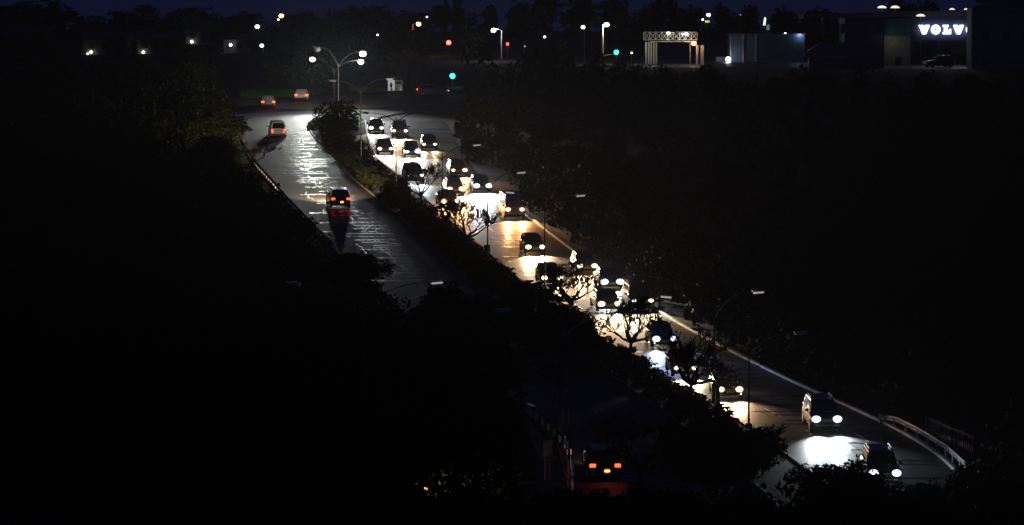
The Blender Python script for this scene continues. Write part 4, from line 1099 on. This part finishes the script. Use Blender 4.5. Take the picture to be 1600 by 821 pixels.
    for yy, nm, zz in ((y(1) + .045, 'front_plate', .43), (y(0) - .045, 'rear_plate', .68)):
        bm = bmesh.new(); bx(bm, (0, yy, zz), (.5, .02, .12)); mesh_obj(nm, bm, M['plate'], t)
    if kind == 'estate_suv':
        for sx in (-1, 1): bm = bmesh.new(); tube(bm, [(sx * hw * .66, y(.12), zr - .02), (sx * hw * .68, y(.16), zr + .06), (sx * hw * .68, y(.5), zr + .06), (sx * hw * .66, y(.54), zr - .02)], .022, 6); mesh_obj('roof_rail', bm, M['steel'], t)
    if kind == 'pickup':
        bm = bmesh.new(); bx(bm, (0, y(.2), K['deck'] + .115), (W * .86, L * .34, .03)); mesh_obj('load_cover', bm, M['trim'], t)
    return t
PROTO = {k: build_vehicle(k) for k in KIND}
PAINT = {'black': (.012, .012, .014), 'dark_blue': (.02, .035, .08), 'grey': (.12, .12, .125), 'silver': (.42, .43, .44), 'white': (.72, .72, .70), 'red': (.22, .02, .02), 'dark_green': (.02, .045, .03), 'beige': (.35, .30, .23)}
PM = {k: mat('car_paint_' + k, v, .32, vary=.04, scale=1, coat=.6) for k, v in PAINT.items()}
def set_mat(o, m):
    o.material_slots[0].link = 'OBJECT'; o.material_slots[0].material = m
def place(kind, name, loc, heading, paint, label, group, head=None, tail=None, cat=None, pitch=83.5, cone=82):
    """a copy of the kind's vehicle; head = (lens strength, colour, beam W), tail = strength"""
    c = copy_tree(PROTO[kind])
    c.name = name
    c.location = loc
    # pitch with the road
    fwd = Vector((-math.sin(heading), math.cos(heading), 0)); g1 = land(loc[1] + fwd.y) - land(loc[1] - fwd.y)
    c.rotation_mode = 'XYZ'
    q = Matrix.Rotation(heading, 4, 'Z') @ Matrix.Rotation(math.atan(g1 / 2), 4, 'X')
    c.rotation_euler = q.to_euler()
    for key in ('label', 'category', 'group'):
        if key in c: del c[key]
    tag(c, label, cat or 'car', group)
    K = KIND[kind]; hw = K['W'] / 2; L = K['L']; zl = K['hood'] - .2; rv = random.Random(int(loc[1] * 31))
    for ch in c.children:
        vary = rv.uniform(-.16, .16) - (.14 if loc[1] < 262 else 0)
        nm = ch.name.split('.')[0]
        if nm == 'body': set_mat(ch, PM[paint])
        elif nm == 'headlight': (set_mat(ch, HL(head[1], head[0]) if head else M['lens_off']), setattr(ch, 'scale', (1.12 + vary, 1, 1.2 + vary) if head and head[0] > 13 else (.92 + vary, 1, .95 + vary) if not head or head[0] > 10 else (.8, 1, .75)))
        elif nm == 'tail_light': set_mat(ch, G((1, .05, .012), tail) if tail else M['red_face'])
    if head:
        for sx in (-1, 1):
            lamp_light('SPOT', head[1], head[2] * (2.4 if loc[1] > 325 else 1.7 if loc[1] > 262 else 1.4), (sx * hw * .68, L * .5 + .16, zl), .09, c, (R(pitch), 0, 0), R(cone), 1.0, 'headlight_beam')
    if tail:
        for sx in (-1, 1):
            lamp_light('SPOT', (1, .03, .05), tail * (.12 if 'hooked' in label else .25), (sx * hw * .74, -L * .5 - .1, .85), .1, c, (R(-75), 0, 0), R(150), .8, 'tail_glow')
    return c
def road_heading(y, ea, eb):
    d = lane_x(ea, eb, .5, y + 6) - lane_x(ea, eb, .5, y - 6); return math.atan2(-d, 12)   # heading of a car driving away
WM, OG, CW, BL = (1, .66, .36), (1, .47, .17), (.80, .91, 1), (.45, .58, 1)
INB = 'cars driving towards the viewer on the inbound road'
for px, py, kind, name, paint, color, lens, beam, label in [
 (588, 212, 'hatchback', 'hatchback', 'grey', (1, .9, .78), 12, 300, 'grey hatchback at the very back of the oncoming queue, nearest the big median bush'),
 (625, 219, 'estate_suv', 'estate_car', 'silver', WM, 12, 800, 'pale tall car with roof rails in the back row, behind the slim lamp pole'),
 (671, 238, 'hatchback', 'hatchback', 'black', WM, 10, 200, 'dark hatchback at the far right edge of the oncoming queue'),
 (602, 245, 'hatchback', 'hatchback', 'beige', (1, .70, .42), 12, 900, 'beige hatchback left of the blue-white headlights, nearest the spiky plant'),
 (644, 249, 'hatchback', 'hatchback', 'dark_blue', CW, 18, 1500, 'dark blue hatchback with fierce blue-white headlights'),
 (649, 290, 'estate_suv', 'estate_car', 'black', CW, 10, 700, 'black rounded car behind the small bare tree'),
 (717, 279, 'hatchback', 'hatchback', 'beige', OG, 12, 700, 'car with amber headlights and white-lit flank, at the right of the amber cluster'),
 (712, 309, 'hatchback', 'hatchback', 'silver', OG, 20, 1500, 'pale car glowing amber in the middle of the amber cluster'),
 (754, 304, 'hatchback', 'hatchback', 'dark_blue', CW, 16, 1700, 'dark car with white headlights right of the amber cluster, flooding the road white'),
 (703, 328, 'saloon', 'saloon_car', 'beige', OG, 14, 1100, 'amber-lit saloon at the front left of the amber cluster'),
 (804, 346, 'minibus', 'minibus', 'white', OG, 12, 700, 'tall minibus with amber reflections on the wet road below it'),
 (836, 401, 'hatchback', 'hatchback', 'black', (1, .68, .38), 13, 1500, 'black hatchback alone behind a broad warm pool of light'),
 (862, 450, 'hatchback', 'hatchback', 'black', WM, 12, 900, 'black car half hidden by the dark median tree, left of the bare tangled tree'),
 (917, 431, 'hatchback', 'hatchback', 'grey', (1, .66, .37), 11, 1100, 'grey car behind the bare tangled tree, right flank lit white'),
 (956, 456, 'saloon', 'saloon_car', 'dark_blue', CW, 16, 1200, 'dark blue saloon with white headlights right of the bare tangled tree'),
 (952, 491, 'saloon', 'saloon_car', 'grey', (1, .68, .38), 14, 1200, 'grey saloon in the left lane just in front of the dark blue saloon'),
 (1003, 490, 'estate_suv', 'estate_car', 'black', (1, .78, .5), 9, 700, 'black tall car by the right kerb behind the fan-shaped bare tree'),
 (1038, 547, 'hatchback', 'hatchback', 'dark_blue', BL, 16, 900, 'dark car with blue headlights reflected blue in the wet road'),
 (1071, 593, 'hatchback', 'hatchback', 'grey', (1, .76, .48), 10, 1000, 'grey car mostly hidden by the dark bare tree'),
 (1140, 627, 'hatchback', 'hatchback', 'beige', (1, .64, .35), 14, 1100, 'beige car with headlights and fog lights stacked in twins'),
 (1291, 679, 'estate_suv', 'estate_car', 'dark_blue', (.84, .96, 1), 16, 1300, 'dark car alone in the right lane with a big white pool of light before it'),
 (1382, 765, 'estate_suv', 'estate_car', 'black', (.82, .84, 1), 22, 700, 'nearest oncoming car, its dazzling headlight half behind the bush'),
]:
    g = ground(px, py - 3, .056); h = road_heading(g.y, IN_L, IN_R) * min(1, max(.3, (g.y - 190) / 130)) + math.pi
    fw = Vector((-math.sin(h), math.cos(h), 0)); p = g - fw * KIND[kind]['L'] * .45; p.z = land(p.y) + .056
    c = place(kind, name, p, h, paint, label, INB, (lens, color, beam), cat='minibus' if kind == 'minibus' else 'car', pitch=81.5 if 'alone in the right' in label else 83.5, cone=66 if 'alone in the right' in label else 76 if g.y < 262 else 82)
    if 'stacked' in label or 'blue headlights' in label:
        for sx in (-1, 1):
            bm = bmesh.new(); ball(bm, (sx * .6, 1.9, .38), (.14, .08, .09)); mesh_obj('fog_light', bm, G(color if 'stacked' in label else (.25, .4, 1), 10), c, smooth=40)
OUTB = 'cars driving away on the outbound road'
for px, py, kind, name, paint, tail, label, hd in [
 (419, 172, 'saloon', 'saloon_car', 'silver', 5, 'silver car with long red tail lights at the left end of the junction', None),
 (471, 161, 'saloon', 'saloon_car', 'white', 5, 'pale car with orange-red tail lights farthest away, beside the green verge', .02),
 (435, 218, 'minibus', 'tall_hatchback', 'white', 4, 'silver upright car with a dark rear window entering the junction', None),
 (532, 328, 'estate_suv', 'estate_car', 'black', 4, 'black car with roof rails alone on the outbound road, throwing a red glow', None),
 (945, 754, 'estate_suv', 'estate_car', 'black', 4.5, 'nearest outbound car with hooked red tail lights behind the bare branches', None)]:
    g = ground(px, py - 2, .056); h = road_heading(g.y, OUT_L, OUT_R) if hd is None else hd
    if py < 180 and hd is None: h = .1
    fw = Vector((-math.sin(h), math.cos(h), 0)); p = g + fw * KIND[kind]['L'] * .45; p.z = land(p.y) + .06
    c = place(kind, name, p, h, paint, label, OUTB, (3, WM, 3500 if 'alone' in label else 90 if 'upright' in label else 30 if 'hooked' in label else 12), tail, pitch=88.5 if 'alone' in label else 83.5)
    if 'roof rails alone' in label or 'hooked' in label:
        bm = bmesh.new(); ball(bm, (0.1, -2.36, .6), (.16, .06, .07)); mesh_obj('brake_lamp', bm, G((1, .2, .03), 6), c, smooth=40)
    if 'upright' in label: c.scale = (.96, .8, .82)
# the car turning at the right of the junction, and the one parked under the sign
g = ground(676, 150, .06); place('hatchback', 'hatchback', g, -math.pi / 2, 'silver', 'pale car seen side on, crossing the junction under the green light', None, (2, WM, 6), 6)
g = ground(598, 784, .0); place('saloon', 'saloon_car', g, -math.pi / 2 + .45, 'grey', 'car hidden in dark undergrowth at the bottom, its headlights warming the leaves before it', None, (12, (1, .52, .22), 240))
g = Vector(((1466 - 800) * 563 / F, 563, land(563) + .06)); place('estate_suv', 'parked_car', g, math.pi / 2 + .4, 'grey', 'dim parked car under the glowing letters', None)
for t in PROTO.values():                       # the patterns themselves are not part of the place
    for o in list(t.children_recursive) + [t]: bpy.data.objects.remove(o)
print('objects', len(bpy.data.objects), 'tris', sum(len(p.data.polygons) for p in bpy.data.objects if p.type == 'MESH') )

# ------------------------------------------------------------------ thin haze, added to spread a glow round the lights
bm = bmesh.new(); bx(bm, (0, 970, 14), (1560, 2060, 54)); hz = mesh_obj('added_haze', bm, [])
hm = bpy.data.materials.new('added_haze'); hm.use_nodes = True; hn = hm.node_tree
hn.nodes.remove(hn.nodes['Principled BSDF']); pv = hn.nodes.new('ShaderNodeVolumePrincipled')
pv.inputs['Density'].default_value = 0.00008; pv.inputs['Color'].default_value = (.8, .88, 1, 1); pv.inputs['Anisotropy'].default_value = .5
hn.links.new(pv.outputs['Volume'], hn.nodes['Material Output'].inputs['Volume']); hz.data.materials.append(hm)
tag(hz, kind='stuff')
